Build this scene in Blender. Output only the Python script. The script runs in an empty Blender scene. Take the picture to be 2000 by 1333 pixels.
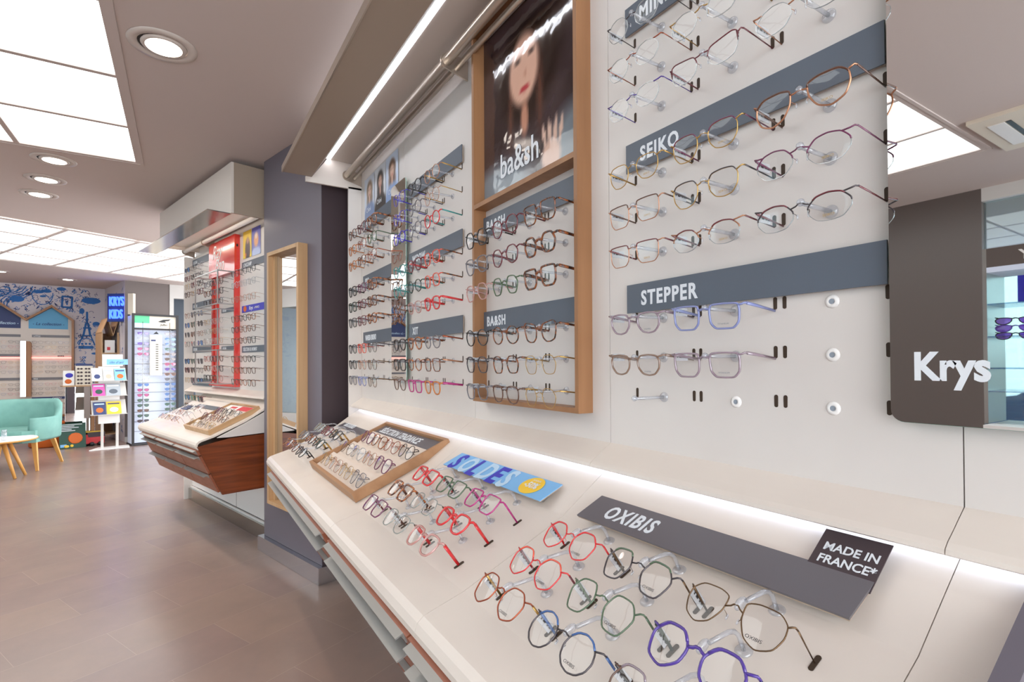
import bpy, math, random
import numpy as np
from mathutils import Vector, Matrix
rnd = random.Random(7)
R = math.radians
SC = bpy.context.scene
COL = SC.collection
# ---------------------------------------------------------------- camera (metres; near wall runs along +Y, floor z=0)
EYE = np.array([0., 0., 1.2])
F, CX, CY = 1014.556, 988.346, 700.054
yaw, pit, rol = 0.557278664, 0.00941984152, -0.00517582754
_f = np.array([math.sin(yaw)*math.cos(pit), math.cos(yaw)*math.cos(pit), math.sin(pit)])
_r = np.array([math.cos(yaw), -math.sin(yaw), 0.]); _u = np.cross(_r, _f)
_r, _u = math.cos(rol)*_r+math.sin(rol)*_u, -math.sin(rol)*_r+math.cos(rol)*_u
cd = bpy.data.cameras.new('camera'); cam = bpy.data.objects.new('camera', cd); COL.objects.link(cam)
cam.matrix_world = Matrix(((_r[0], _u[0], -_f[0], EYE[0]), (_r[1], _u[1], -_f[1], EYE[1]), (_r[2], _u[2], -_f[2], EYE[2]), (0, 0, 0, 1)))
cd.sensor_width = 36; cd.lens = 36*F/2000; cd.shift_x = (1000-CX)/2000; cd.shift_y = (CY-666.5)/2000
cd.clip_start = .02; cd.clip_end = 200
SC.camera = cam
# ---------------------------------------------------------------- world, exposure, main lights
W_ = bpy.data.worlds.new('daylight'); SC.world = W_; W_.use_nodes = True
bg = W_.node_tree.nodes['Background']; bg.inputs[0].default_value = (.90, .95, 1, 1); bg.inputs[1].default_value = 2.7
SC.view_settings.view_transform = 'Standard'; SC.view_settings.look = 'None'
SC.view_settings.exposure = 1.15; SC.view_settings.gamma = 1; SC.view_settings.use_curve_mapping = False
CEIL_LIGHT = 1.15; LED = 4.5; SPOT = 17
SC.cycles.max_bounces = 10; SC.cycles.transparent_max_bounces = 24; SC.cycles.diffuse_bounces = 5; SC.cycles.glossy_bounces = 5
SC.cycles.caustics_reflective = False; SC.cycles.caustics_refractive = False; SC.cycles.sample_clamp_indirect = 6

def ray(x, y): return _f+(x-CX)/F*_r-(y-CY)/F*_u
def at(x, y, P, n):                                     # where the line of sight of a photo pixel meets a real plane
    d = ray(x, y); P = np.array(P, float); n = np.array(n, float)
    return EYE+d*(((P-EYE)@n)/(d@n))
def atz(x, y, z): return at(x, y, (0, 0, z), (0, 0, 1))
# ---------------------------------------------------------------- materials
M = {}
def srgb(c):
    if isinstance(c, str): c = tuple(int(c[i:i+2], 16)/255 for i in (0, 2, 4))
    return tuple((v/12.92 if v <= .04045 else ((v+.055)/1.055)**2.4) for v in c)+(1,)
def mat(name, c, rough=.5, metal=0, spec=.5, emit=0, coat=0, noise=None, bump=None, alpha=1):
    m = bpy.data.materials.new(name); m.use_nodes = True; nt = m.node_tree; p = nt.nodes['Principled BSDF']
    c = srgb(c); p.inputs['Base Color'].default_value = c; p.inputs['Roughness'].default_value = rough
    p.inputs['Metallic'].default_value = metal; p.inputs['Specular IOR Level'].default_value = spec
    p.inputs['Coat Weight'].default_value = coat; p.inputs['Coat Roughness'].default_value = .08
    if alpha < 1: p.inputs['Alpha'].default_value = alpha
    if emit: p.inputs['Emission Color'].default_value = c; p.inputs['Emission Strength'].default_value = emit
    if noise or bump:
        tc = nt.nodes.new('ShaderNodeTexCoord'); mp = nt.nodes.new('ShaderNodeMapping'); nt.links.new(tc.outputs['Object'], mp.inputs[0])
    if noise:                                           # (scale, stretch xyz, second colour, contrast lo, hi)
        sc, st, c2, lo, hi = noise
        mp.inputs['Scale'].default_value = st
        n = nt.nodes.new('ShaderNodeTexNoise'); n.inputs['Scale'].default_value = sc; n.inputs['Detail'].default_value = 5
        nt.links.new(mp.outputs[0], n.inputs['Vector'])
        r = nt.nodes.new('ShaderNodeValToRGB'); r.color_ramp.elements[0].position = lo; r.color_ramp.elements[1].position = hi
        r.color_ramp.elements[0].color = c; r.color_ramp.elements[1].color = srgb(c2)
        nt.links.new(n.outputs['Fac'], r.inputs[0]); nt.links.new(r.outputs[0], p.inputs['Base Color'])
    if bump:
        n = nt.nodes.new('ShaderNodeTexNoise'); n.inputs['Scale'].default_value = bump[0]; n.inputs['Detail'].default_value = 3
        nt.links.new(mp.outputs[0], n.inputs['Vector'])
        b = nt.nodes.new('ShaderNodeBump'); b.inputs['Strength'].default_value = bump[1]; b.inputs['Distance'].default_value = bump[2]
        nt.links.new(n.outputs['Fac'], b.inputs['Height']); nt.links.new(b.outputs[0], p.inputs['Normal'])
    M[name] = m; return m
mat('laminate', 'dcd6d1', .38, spec=.4, noise=(3, (1, 1, 1), 'd5cec9', .35, .7))
mat('worktop', 'e1d7cd', .33, spec=.5, noise=(4, (1, 1, 1), 'dacfc6', .35, .7))
mat('white', 'eeebe8', .4); mat('warm_white', 'd9cfc6', .45); mat('soffit', 'a09080', .45); mat('soffit_light', 'cfc5bd', .35)
mat('ceiling', 'cdc0ba', .8, spec=.2); mat('slot', '3a2a1c', .7); mat('joint', '6a5f58', .8)
mat('slate', '545b66', .45, noise=(2, (1, 1, 1), '5b6470', .3, .7)); mat('slate_dark', '666267', .35)
mat('sign_edge', 'b9a58e', .5); mat('letter', 'dfe3e8', .5); mat('grey_letter', '8f98a3', .5)
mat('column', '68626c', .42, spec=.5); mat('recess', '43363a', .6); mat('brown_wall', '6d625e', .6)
mat('mirror', 'f2f4f4', .01, metal=1); mat('mirror_edge', '8fb5a4', .1); mat('chrome', 'd6d8e0', .06, metal=1); mat('chrome_brushed', 'b9b4ac', .16, metal=1)
mat('alu', 'b7b5b2', .32, metal=1); mat('alu_pull', '9a9995', .4, metal=.35); mat('alu_flat', 'a9aaa9', .4, metal=.6)
mat('tube', 'c3b6a8', .28, metal=.75); mat('black', '17171a', .4); mat('black_matt', '2a2728', .6)
mat('oak', 'a1744f', .45, noise=(22, (1, 1, .07), '8f6442', .35, .7)); mat('oak_light', 'c4a078', .45, noise=(22, (1, 1, .06), 'b48e66', .35, .7))
mat('oak_tray', 'b08560', .5, noise=(26, (.08, 1, 1), '9e7350', .35, .7))
mat('walnut', '84411f', .38, noise=(9, (.9, .35, 6), '5c2a13', .35, .72)); mat('walnut_front', '9c5f48', .4, noise=(9, (.9, .3, 6), '86492f', .35, .72))
mat('beige_felt', 'd8c9bc', .8); mat('paper', 'f0efec', .6); mat('red', 'd8372f', .12, coat=.5); mat('red_print', 'd5404a', .5)
mat('sky_blue', '7fb8e8', .5); mat('pale_blue', 'bcd8ef', .5); mat('royal', '3a38b8', .5); mat('yellow', 'f3c73a', .5); mat('house_blue', '5fa8d3', .55); mat('navy', '33406e', .55)
mat('mural', 'd3cdd2', .7); mat('mural_ink', '2f6db4', .7); mat('mural_navy', '2b3f77', .7)
mat('teal', '7aa89e', .85, noise=(9, (1, 1, 1), '6d9b92', .3, .7)); mat('leg_wood', 'd49b52', .5); mat('orange', 'd96a26', .6)
mat('green_print', '55c08a', .4); mat('cream', 'e3d8c6', .5); mat('panel_dark', '5d534f', .35); mat('panel_white', 'e9eef6', .3)
mat('skin', 'd9b09d', .5); mat('hair', '33201e', .5); mat('purple', '7a4a9a', .4); mat('door_blue', '3b4450', .5)
mat('magenta', 'd050a0', .4); mat('grey_print', 'aab1b8', .5); mat('dark_green', '1f4a3c', .5); mat('red_toy', 'c8252b', .35)
mat('tile_edge', 'c6c2bd', .5); mat('facade', 'dfe2e6', .8); mat('car_blue', '4d7fc4', .3, coat=.4); mat('asphalt', '9a9a9c', .9); mat('leaf', '5f8a2a', .6)
# tiles of the floor
m = mat('floor', '9a8478', .24, spec=.5); nt = m.node_tree; p = nt.nodes['Principled BSDF']
tc = nt.nodes.new('ShaderNodeTexCoord'); mp = nt.nodes.new('ShaderNodeMapping'); mp.inputs['Rotation'].default_value = (0, 0, R(-24))
nt.links.new(tc.outputs['Object'], mp.inputs[0])
br = nt.nodes.new('ShaderNodeTexBrick'); br.inputs['Scale'].default_value = 1; br.inputs['Mortar Size'].default_value = .0013
br.inputs['Brick Width'].default_value = .62; br.inputs['Row Height'].default_value = .31; br.inputs['Mortar Smooth'].default_value = .2
br.inputs['Color1'].default_value = srgb('9b877b'); br.inputs['Color2'].default_value = srgb('95817a'); br.inputs['Mortar'].default_value = srgb('a69387')
nt.links.new(mp.outputs[0], br.inputs['Vector'])
n1 = nt.nodes.new('ShaderNodeTexNoise'); n1.inputs['Scale'].default_value = 2.6; n1.inputs['Detail'].default_value = 8; n1.inputs['Roughness'].default_value = .65
nt.links.new(mp.outputs[0], n1.inputs['Vector'])
rp = nt.nodes.new('ShaderNodeValToRGB'); rp.color_ramp.elements[0].position = .15; rp.color_ramp.elements[1].position = .85
rp.color_ramp.elements[0].color = (.80, .80, .82, 1); rp.color_ramp.elements[1].color = (1.08, 1.03, 1, 1)
mx = nt.nodes.new('ShaderNodeMix'); mx.data_type = 'RGBA'; mx.blend_type = 'MULTIPLY'; mx.inputs[0].default_value = 1
nt.links.new(n1.outputs['Fac'], rp.inputs[0]); nt.links.new(br.outputs['Color'], mx.inputs[6]); nt.links.new(rp.outputs[0], mx.inputs[7]); nt.links.new(mx.outputs[2], p.inputs['Base Color'])
mr = nt.nodes.new('ShaderNodeMapRange'); mr.inputs[3].default_value = .2; mr.inputs[4].default_value = .38
p.inputs['Roughness'].default_value = .27
def glassy(name, tint, gloss=.0, rough=.0, ior=1.5, dens=0.0, body='ffffff'):   # thin clear pane: see-through plus a mirror sheen at grazing angles
    m = bpy.data.materials.new(name); m.use_nodes = True; nt = m.node_tree; nt.nodes.clear()
    o = nt.nodes.new('ShaderNodeOutputMaterial'); t = nt.nodes.new('ShaderNodeBsdfTransparent'); g = nt.nodes.new('ShaderNodeBsdfGlossy')
    t.inputs[0].default_value = srgb(tint); g.inputs['Roughness'].default_value = rough
    lw = nt.nodes.new('ShaderNodeLayerWeight'); lw.inputs[0].default_value = .5; fr = nt.nodes.new('ShaderNodeMath'); fr.operation = 'POWER'; fr.inputs[1].default_value = 4.5
    nt.links.new(lw.outputs['Facing'], fr.inputs[0])
    mx = nt.nodes.new('ShaderNodeMixShader'); last = t.outputs[0]
    if dens:
        d = nt.nodes.new('ShaderNodeBsdfDiffuse'); d.inputs[0].default_value = srgb(body); m2 = nt.nodes.new('ShaderNodeMixShader'); m2.inputs[0].default_value = dens
        nt.links.new(t.outputs[0], m2.inputs[1]); nt.links.new(d.outputs[0], m2.inputs[2]); last = m2.outputs[0]
    ad = nt.nodes.new('ShaderNodeMath'); ad.operation = 'MULTIPLY_ADD'; ad.inputs[1].default_value = .75; ad.inputs[2].default_value = .035+gloss; ad.use_clamp = True
    nt.links.new(fr.outputs[0], ad.inputs[0]); nt.links.new(ad.outputs[0], mx.inputs[0]); nt.links.new(last, mx.inputs[1]); nt.links.new(g.outputs[0], mx.inputs[2]); nt.links.new(mx.outputs[0], o.inputs[0])
    M[name] = m; return m
glassy('lens', 'f8f8f8', .025); glassy('lens_edge', 'd2d8d8', .25, .08, dens=.35, body='e8eef0'); glassy('acrylic', 'f0f2f6', .10, .08, dens=.14, body='f2f4fa')
glassy('glass', 'e8f2f0', .04); glassy('shelf_glass', 'cfe0f2', .1); glassy('tag_clear', 'dfe3e8', .12, .1, dens=.5, body='e9ecf0')
glassy('print_pink', 'f6d9ea', .02, dens=.35, body='f0a0d0')
for k, c in dict(sun_black='30303a', sun_brown='6a4436', sun_blue='4f86c8', sun_green='3f6a5a', sun_pink='c94f8f', sun_violet='6a3fb8', sun_grey='6a707a').items():
    glassy(k, c, .12, .02, dens=.45, body=c)
# frame colours
FR = {}
def fc(name, c, kind='acetate', c2=None):
    if kind == 'metal': mm = mat('frame_'+name, c, .28, metal=.85)
    elif c2: mm = mat('frame_'+name, c, .18, coat=.4, noise=(90, (1, 1, 1), c2, .42, .58))
    elif kind == 'clear': mm = glassy('frame_'+name, c, .1, .08, dens=.45, body=c)
    else: mm = mat('frame_'+name, c, .2, coat=.4)
    FR[name] = mm
for a in [('black', '1c1a1d'), ('tortoise', '2b1712', 'acetate', '8a4a22'), ('honey', 'b0622a', 'acetate', '4d2412'), ('burgundy', '6a2530'), ('red', 'd22b2f'), ('plum', '6d2f52'),
          ('green', '4d6349'), ('dark_green', '2c3b33'), ('teal', '2f8a86'), ('grey', '6d6a70'), ('blue', '3a5f9a'), ('royal_blue', '3b2fc0'), ('brown', '5b3a2c'), ('amber', 'c0702c'),
          ('magenta', 'b02a78'), ('pink', 'd98a98'), ('coral', 'e0553f'), ('slate_blue', '8088b8'), ('white', 'e8e4e0'), ('purple', '4d3390'),
          ('clear', 'dcd8d6', 'clear'), ('clear_pink', 'e8b8b0', 'clear'), ('clear_grey', 'b9c0bb', 'clear'), ('clear_mauve', 'c0aab8', 'clear'), ('clear_brown', 'b08e78', 'clear'),
          ('gold', 'c09a5a', 'metal'), ('rose_gold', 'c08a6c', 'metal'), ('silver', 'b9b9be', 'metal'), ('gunmetal', '5a5558', 'metal'), ('bronze', '6e563f', 'metal'), ('copper', 'a4573f', 'metal'), ('dark_metal', '3a3436', 'metal')]:
    fc(*a)
# ---------------------------------------------------------------- mesh helpers
class MB:
    def __init__(s): s.v = []; s.f = []; s.mi = []; s.sm = []
    def add(s, vs, fs, mi=0, smooth=False):
        o = len(s.v); s.v += [tuple(v) for v in vs]; s.f += [tuple(i+o for i in f) for f in fs]; s.mi += [mi]*len(fs); s.sm += [smooth]*len(fs); return s
    def box(s, x0, x1, y0, y1, z0, z1, mi=0):
        x0, x1 = min(x0, x1), max(x0, x1); y0, y1 = min(y0, y1), max(y0, y1); z0, z1 = min(z0, z1), max(z0, z1)
        return s.add([(x, y, z) for z in (z0, z1) for y in (y0, y1) for x in (x0, x1)],
                     [(0, 2, 3, 1), (4, 5, 7, 6), (0, 1, 5, 4), (2, 6, 7, 3), (0, 4, 6, 2), (1, 3, 7, 5)], mi)
    def prism(s, pts, axis, a, b, mi=0, smooth=False):      # 2D outline pushed along an axis; pts are the other two coordinates in order
        def P(p, h): return {'x': (h, p[0], p[1]), 'y': (p[0], h, p[1]), 'z': (p[0], p[1], h)}[axis]
        n = len(pts); vs = [P(p, a) for p in pts]+[P(p, b) for p in pts]
        ar = sum(pts[i][0]*pts[(i+1) % n][1]-pts[(i+1) % n][0]*pts[i][1] for i in range(n))
        flip = (ar > 0) ^ (axis == 'y') ^ (b < a)
        c0 = tuple(range(n)); c1 = tuple(range(n, 2*n)); sd = [(i, (i+1) % n, n+(i+1) % n, n+i) for i in range(n)]
        if flip: c0 = c0[::-1]
        else: c1 = c1[::-1]; sd = [q[::-1] for q in sd]
        s.add(vs, [c0, c1], mi); o = len(s.v)-2*n
        s.f += [tuple(i+o for i in q) for q in sd]; s.mi += [mi]*n; s.sm += [smooth]*n; return s
    def tube(s, path, rx, rz=None, sides=6, closed=False, mi=0, caps=True, up=(0, 1, 0), taper=None):
        rz = rz or rx; P = [np.array(p, float) for p in path]; n = len(P); vs = []; up = np.array(up, float)
        for i in range(n):
            a = P[(i-1) % n] if (closed or i) else P[i]; b = P[(i+1) % n] if (closed or i < n-1) else P[i]
            t = b-a; t = t/(np.linalg.norm(t)+1e-12); e1 = np.cross(t, up); l = np.linalg.norm(e1)
            if l < 1e-4: e1 = np.cross(t, (1., .01, 0)); l = np.linalg.norm(e1)
            e1 = e1/l; e2 = np.cross(e1, t); k = taper[i] if taper else 1
            for j in range(sides):
                w = 2*math.pi*(j+.5)/sides; vs.append(P[i]+e1*rx*k*math.cos(w)+e2*rz*k*math.sin(w))
        fs = []
        for i in range(n if closed else n-1):
            for j in range(sides):
                a = i*sides+j; b = i*sides+(j+1) % sides; c = ((i+1) % n)*sides+(j+1) % sides; d = ((i+1) % n)*sides+j; fs.append((a, d, c, b))
        s.add(vs, fs, mi, sides > 4)
        if caps and not closed:
            o = len(s.v)-n*sides; s.f += [tuple(o+j for j in range(sides)), tuple(o+(n-1)*sides+j for j in range(sides))[::-1]]; s.mi += [mi]*2; s.sm += [False]*2
        return s
    def ell(s, c, r, mi=0, nu=10, nv=6):
        vs = [(c[0], c[1], c[2]+r[2])]; fs = []
        for i in range(1, nv):
            t = math.pi*i/nv
            for j in range(nu): w = 2*math.pi*j/nu; vs.append((c[0]+r[0]*math.sin(t)*math.cos(w), c[1]+r[1]*math.sin(t)*math.sin(w), c[2]+r[2]*math.cos(t)))
        vs.append((c[0], c[1], c[2]-r[2])); L = len(vs)-1
        for j in range(nu): fs.append((0, 1+j, 1+(j+1) % nu)); fs.append((L, L-nu+(j+1) % nu, L-nu+j))
        for i in range(nv-2):
            for j in range(nu): a = 1+i*nu+j; b = 1+i*nu+(j+1) % nu; fs.append((a, a+nu, b+nu, b))
        return s.add(vs, fs, mi, True)
    def lathe(s, prof, c=(0, 0, 0), axis='z', n=20, mi=0):      # prof: (radius, height)
        vs = []; k = len(prof)
        for j in range(n):
            w = 2*math.pi*j/n
            for r, h in prof:
                a, b = r*math.cos(w), r*math.sin(w)
                q = {'z': (a, b, h), 'y': (b, h, a), 'x': (h, a, b)}[axis]; vs.append((c[0]+q[0], c[1]+q[1], c[2]+q[2]))
        fs = [(j*k+i, ((j+1) % n)*k+i, ((j+1) % n)*k+i+1, j*k+i+1) for j in range(n) for i in range(k-1)]
        return s.add(vs, fs, mi, True)
    def mesh(s, name):
        me = bpy.data.meshes.new(name); me.from_pydata(s.v, [], s.f); me.polygons.foreach_set('material_index', s.mi); me.polygons.foreach_set('use_smooth', s.sm); me.update(); return me
    def build(s, name, mats, parent=None, mw=None):
        return obj(name, s.mesh(name), mats, parent, mw)
def obj(name, me, mats, parent=None, mw=None):
    o = bpy.data.objects.new(name, me); COL.objects.link(o)
    if not isinstance(mats, (list, tuple)): mats = [mats]
    mats = [M[m] if isinstance(m, str) else m for m in mats]
    if len(me.materials) == 0:
        for m in mats: me.materials.append(None)
    for i, m in enumerate(mats):
        o.material_slots[i].link = 'OBJECT'; o.material_slots[i].material = m
    if parent: o.parent = parent
    if mw is not None: o.matrix_local = mw if parent else mw
    if mw is not None and not parent: o.matrix_world = mw
    return o
def tag(o, label, cat, group=None):
    o['label'] = label; o['category'] = cat
    if group: o['group'] = group
    return o
def thing(name, label, cat, mw=None, group=None):
    o = bpy.data.objects.new(name, None); COL.objects.link(o); o.empty_display_size = .05
    if mw is not None: o.matrix_world = mw
    return tag(o, label, cat, group)
def struct(o): o['kind'] = 'structure'; return o
def frame(o, ex, ey, ez):
    return Matrix(((ex[0], ey[0], ez[0], o[0]), (ex[1], ey[1], ez[1], o[1]), (ex[2], ey[2], ez[2], o[2]), (0, 0, 0, 1)))
T = Matrix.Translation
def Rx(a): return Matrix.Rotation(R(a), 4, 'X')
def Rz(a): return Matrix.Rotation(R(a), 4, 'Z')
def Ry(a): return Matrix.Rotation(R(a), 4, 'Y')
_tc = {}
def textmesh(s, size, sx=1., ex=.0004, bold=0., shear=0., align='LEFT', spacing=1.):
    k = (s, size, sx, ex, bold, shear, align, spacing)
    if k not in _tc:
        c = bpy.data.curves.new('lettering', 'FONT'); c.body = s; c.size = size; c.extrude = ex; c.offset = bold; c.shear = shear; c.align_x = align; c.space_character = spacing
        c.resolution_u = 3
        o = bpy.data.objects.new('tmp', c); COL.objects.link(o)
        dg = bpy.context.evaluated_depsgraph_get(); me = bpy.data.meshes.new_from_object(o.evaluated_get(dg)); bpy.data.objects.remove(o); bpy.data.curves.remove(c)
        me.materials.clear()
        me.transform(Matrix.Diagonal((sx, 1, 1, 1))); me.transform(Matrix.Rotation(R(90), 4, 'X')); _tc[k] = me       # text stands in local xz, read from -y
    return _tc[k]
def text(s, parent, m_, x, y, z, size, name='lettering', sx=1., bold=0., shear=0., align='LEFT', ex=.0004, spacing=1.):
    return obj(name, textmesh(s, size, sx, ex, bold, shear, align, spacing), m_, parent, T((x, y, z)))
# ---------------------------------------------------------------- reference frames: local x = right, y = into the wall, z = up
WX = .846
FA = frame((WX, 0, 0), (0, -1, 0), (1, 0, 0), (0, 0, 1))                       # near wall; local x = -Y
bA = R(15); b_ = np.array([-math.sin(bA), math.cos(bA), 0]); nB = np.array([math.cos(bA), math.sin(bA), 0])
P1 = np.array([.625, 2.926, 0])+.03*nB; OB = P1+.11*nB
FB = frame(OB, tuple(-b_), tuple(nB), (0, 0, 1))                              # far wall unit; local x = -b
tA = R(23.4)
def wt_frame(base):                                                            # sloping worktop: local z = up the slope, y = into the surface
    return base @ T((0, -.485, .7166)) @ Rx(-(90-23.4))
def chk(): pass
WA, WB = wt_frame(FA), wt_frame(FB)
CZ = 2.52
# ================================================================ ROOM SHELL
struct(MB().box(-7, 3.2, -2.5, 14, -.1, 0).build('floor', 'floor'))
# ceiling with two luminous grids let into it
def ceil_poly():
    mb = MB(); N = (-2.59, -.245, 1.155, 4.13)
    xs = [-7, N[0], N[1], 3.2]; ys = [-2.5, N[2], N[3], 5.45]
    for i in range(3):
        for j in range(3):
            if not (i == 1 and j == 1): mb.box(xs[i], xs[i+1], ys[j], ys[j+1], CZ, CZ+.12)
    return mb
mb = ceil_poly()
gA = R(25.5); g1 = np.array([-math.sin(gA), math.cos(gA)]); g2 = np.array([math.cos(gA), math.sin(gA)])     # second grid is turned
pc = atz(131, 445, CZ)[:2]                                                     # one grid crossing on its near edge
gu, gv = 1.0, .62
def G(i, j): q = pc+g2*(i*.6)+g1*(j*.62); return q
mb.add([(-7, 5.45, CZ), (3.2, 5.45, CZ), (3.2, 14, CZ), (-7, 14, CZ)], [(0, 1, 2, 3)])
struct(mb.build('ceiling', 'ceiling'))
mat('panel_light', 'f2f6f6', .4, emit=CEIL_LIGHT)
def light_grid(org, e1, e2, n1, n2, s1, s2, z, label, div):
    e1 = np.array(e1); e2 = np.array(e2); org = np.array(org)
    t = thing('ceiling_light', label, 'ceiling light', frame((org[0], org[1], z), (e1[0], e1[1], 0), (e2[0], e2[1], 0), (0, 0, 1)))
    for i in range(n1):
        for j in range(n2):
            MB().box(i*s1+div, (i+1)*s1-div, j*s2+div, (j+1)*s2-div, .004, .012).build('glass_panel', 'panel_light', t)
    f = MB()
    for i in range(n1+1): f.box(i*s1-div, i*s1+div, -div, n2*s2+div, -.004, .003)
    for j in range(n2+1): f.box(-div, n1*s1+div, j*s2-div, j*s2+div, -.0035, .0035)
    f.box(-.03, -div, -.03, n2*s2+.03, -.007, .002).box(n1*s1+div, n1*s1+.03, -.03, n2*s2+.03, -.007, .002).box(-.03, n1*s1+.03, -.03, -div, -.0065, .0025).box(-.03, n1*s1+.03, n2*s2+div, n2*s2+.03, -.0065, .0025)
    f.build('light_frame', 'ceiling', t)
light_grid((-2.59, 1.155), (1, 0), (0, 1), 4, 5, .58625, .595, CZ, 'luminous ceiling of large frosted panels nearest the camera', .013)
c0 = atz(0, 420, CZ)[:2]; c1 = atz(272, 469.7, CZ)[:2]; c2 = atz(115, 517.5, CZ)[:2]; cm = atz(131, 445, CZ)[:2]
e1 = (c1-cm)/np.linalg.norm(c1-cm); e2 = np.array([-e1[1], e1[0]]); L1 = np.linalg.norm(c1-cm); L2 = (c2-c1)@e2
light_grid(cm-e1*L1*3, e1, e2, 7, 4, L1, L2/4, CZ-.02, 'luminous ceiling grid farther back in the shop, turned at an angle', .019)
# recessed downlights
def downlight(x, y, r, label, power):
    t = thing('downlight', label, 'ceiling light', T((x, y, CZ)), 'recessed downlights in the taupe ceiling')
    MB().lathe([(r*1.0, -.001), (r*.98, -.005), (r*.72, -.006), (r*.70, .0)], n=32).build('trim_ring', 'soffit_light', t)
    MB().lathe([(r*.70, -.0005), (r*.64, -.001), (r*.63, -.003), (r*.60, -.004)], n=32).build('inner_ring', 'black_matt', t)
    MB().lathe([(r*.66, -.002), (r*.62, -.010), (r*.52, -.009)], c=(r*.03, 0, 0), n=32).build('gimbal_ring', 'soffit_light', t)
    MB().lathe([(.0005, -.0085), (r*.54, -.0085)], c=(r*.03, 0, 0), n=32).build('lamp_face', 'lamp_face', t)
    l = bpy.data.lights.new('downlight_lamp', 'SPOT'); l.energy = power; l.spot_size = R(110); l.spot_blend = .8; l.shadow_soft_size = .05; l.color = (1, .86, .76)
    lo = bpy.data.objects.new('downlight_lamp', l); COL.objects.link(lo); lo.parent = t; lo.location = (0, 0, -.03)
mat('lamp_face', 'fff2e6', .4, emit=4)
for (px, py), r, lb in [((318, 89), .125, 'large round recessed downlight beside the near luminous ceiling'), ((105, 312), .118, 'round downlight just behind the near luminous ceiling, first of a row of three'),
                        ((89, 350), .118, 'round downlight in the middle of a row of three'), ((76, 379), .118, 'round downlight at the far end of a row of three'),
                        ((132, 546), .118, 'round downlight near the blue mural wall'), ((0, 530), .11, 'round downlight at the left edge near the mural')]:
    q = atz(px, py, CZ); downlight(q[0], q[1], r, lb, SPOT)
# air conditioner cassette, seen in the mirror
t = thing('ceiling_cassette', 'cream square air conditioner cassette in the ceiling, seen in the mirror', 'air conditioner', T((-2.36, .66, CZ)))
MB().box(-.33, .33, -.42, .42, -.022, 0).build('casing', 'cream', t)
g = MB()
for i in range(14): g.box(-.2, .2, -.22+i*.032, -.21+i*.032, -.026, -.0225)
g.build('grille', 'soffit', t); MB().box(-.22, .22, .29, .36, -.027, -.0225).build('louvre', 'white', t); MB().box(-.22, .22, .262, .285, -.025, -.0225).build('vent_slot', 'black', t)
# walls
struct(MB().box(WX+.012, WX+.15, -2.4, 2.95, 0, CZ).build('wall_right', 'laminate'))
wr = MB().box(-.785, -.02, -.0, .4, 0, CZ).build('wall_column', 'column', mw=frame(P1, tuple(-b_), tuple(nB), (0, 0, 1))); struct(wr)
wr.name = 'trim_3'
FP = frame(P1, tuple(-b_), tuple(nB), (0, 0, 1))
cp = thing('column', 'mauve grey square column between the two eyewear walls, mirror plinth below', 'column', FP)
bpy.data.objects.remove(wr)
MB().box(-.785, -.022, 0, .45, .095, CZ-.001).build('shaft', 'column', cp)
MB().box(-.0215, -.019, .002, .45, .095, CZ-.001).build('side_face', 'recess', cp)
MB().box(-.815, .0, -.03, .47, .001, .094).build('mirror_plinth', 'chrome', cp)
struct(MB().box(.0, .45, .55, .57, 0, CZ).build('wall_recess', 'recess', mw=FP))
struct(MB().box(-2.6, -.786, .125, .3, 0, CZ).build('wall_far_unit', 'white', mw=FP))
struct(MB().box(-.3, 2.6, .6, .75, 0, CZ).build('wall_back_recess', 'recess', mw=FP))
# far room walls
P_ = atz(0, 552, CZ); Q_ = atz(205, 565, CZ); md = Q_-P_; md[2] = 0; md /= np.linalg.norm(md); mi_ = np.array([-md[1], md[0], 0])
FM = frame((Q_[0], Q_[1], 0), tuple(md), tuple(mi_), (0, 0, 1))                # mural wall; local x=0 at its right corner
mw_ = MB().box(-6, .0, 0, .12, 0, CZ).build('wall_mural', 'mural', mw=FM); struct(mw_)
S_ = atz(244, 548, CZ); sd = np.array([S_[0]-Q_[0], S_[1]-Q_[1], 0]); sl = np.linalg.norm(sd); sd /= sl; si = np.array([-sd[1], sd[0], 0])
FS = frame((Q_[0], Q_[1], 0), tuple(sd), tuple(si), (0, 0, 1))                 # short side wall coming forward from the mural
struct(MB().box(0, sl, 0, .1, 0, CZ).build('wall_side', 'mural', mw=FS))
FK = frame((S_[0], S_[1], 0), tuple(nB), tuple(b_), (0, 0, 1))                 # brown back wall
struct(MB().box(.0, .60, 0, .12, 0, CZ).build('wall_back', 'brown_wall', mw=FK))
struct(MB().box(.60, .66, -.01, .12, 0, CZ).box(.66, 1.6, -.01, .1, 2.3, CZ).build('trim_1', 'tile_edge', mw=FK))
struct(MB().box(.66, 1.8, .4, .5, 0, CZ).build('wall_corridor', 'door_blue', mw=FK))
struct(MB().box(.0, .60, -.012, 0, 0, .08).build('baseboard_back', 'tile_edge', mw=FK))
# left side of the shop: shopfront with windows (seen only in the mirrors)
LX = -3.55
struct(MB().box(LX-.1, LX, 1.44, 3.3, 0, CZ).build('wall_left', 'panel_dark'))
MB_ = MB().box(LX-.1, LX, -2.4, 1.44, 2.42, CZ).box(LX-.1, LX, 3.3, 11.5, 2.2, CZ).box(LX-.1, LX, 6.2, 6.4, 0, 2.2).box(LX-.1, LX, 9.0, 11.5, 0, 2.2).box(LX-.1, LX, 3.3, 9, 0, .35)
struct(MB_.build('window_1', 'tile_edge'))
struct(MB().box(LX-.06, LX-.05, -2.4, 1.44, 0, 2.42).build('window_2', 'glass')); struct(MB().box(LX-.06, LX-.05, 3.3, 9, .35, 2.2).build('window_3', 'glass'))
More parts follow.
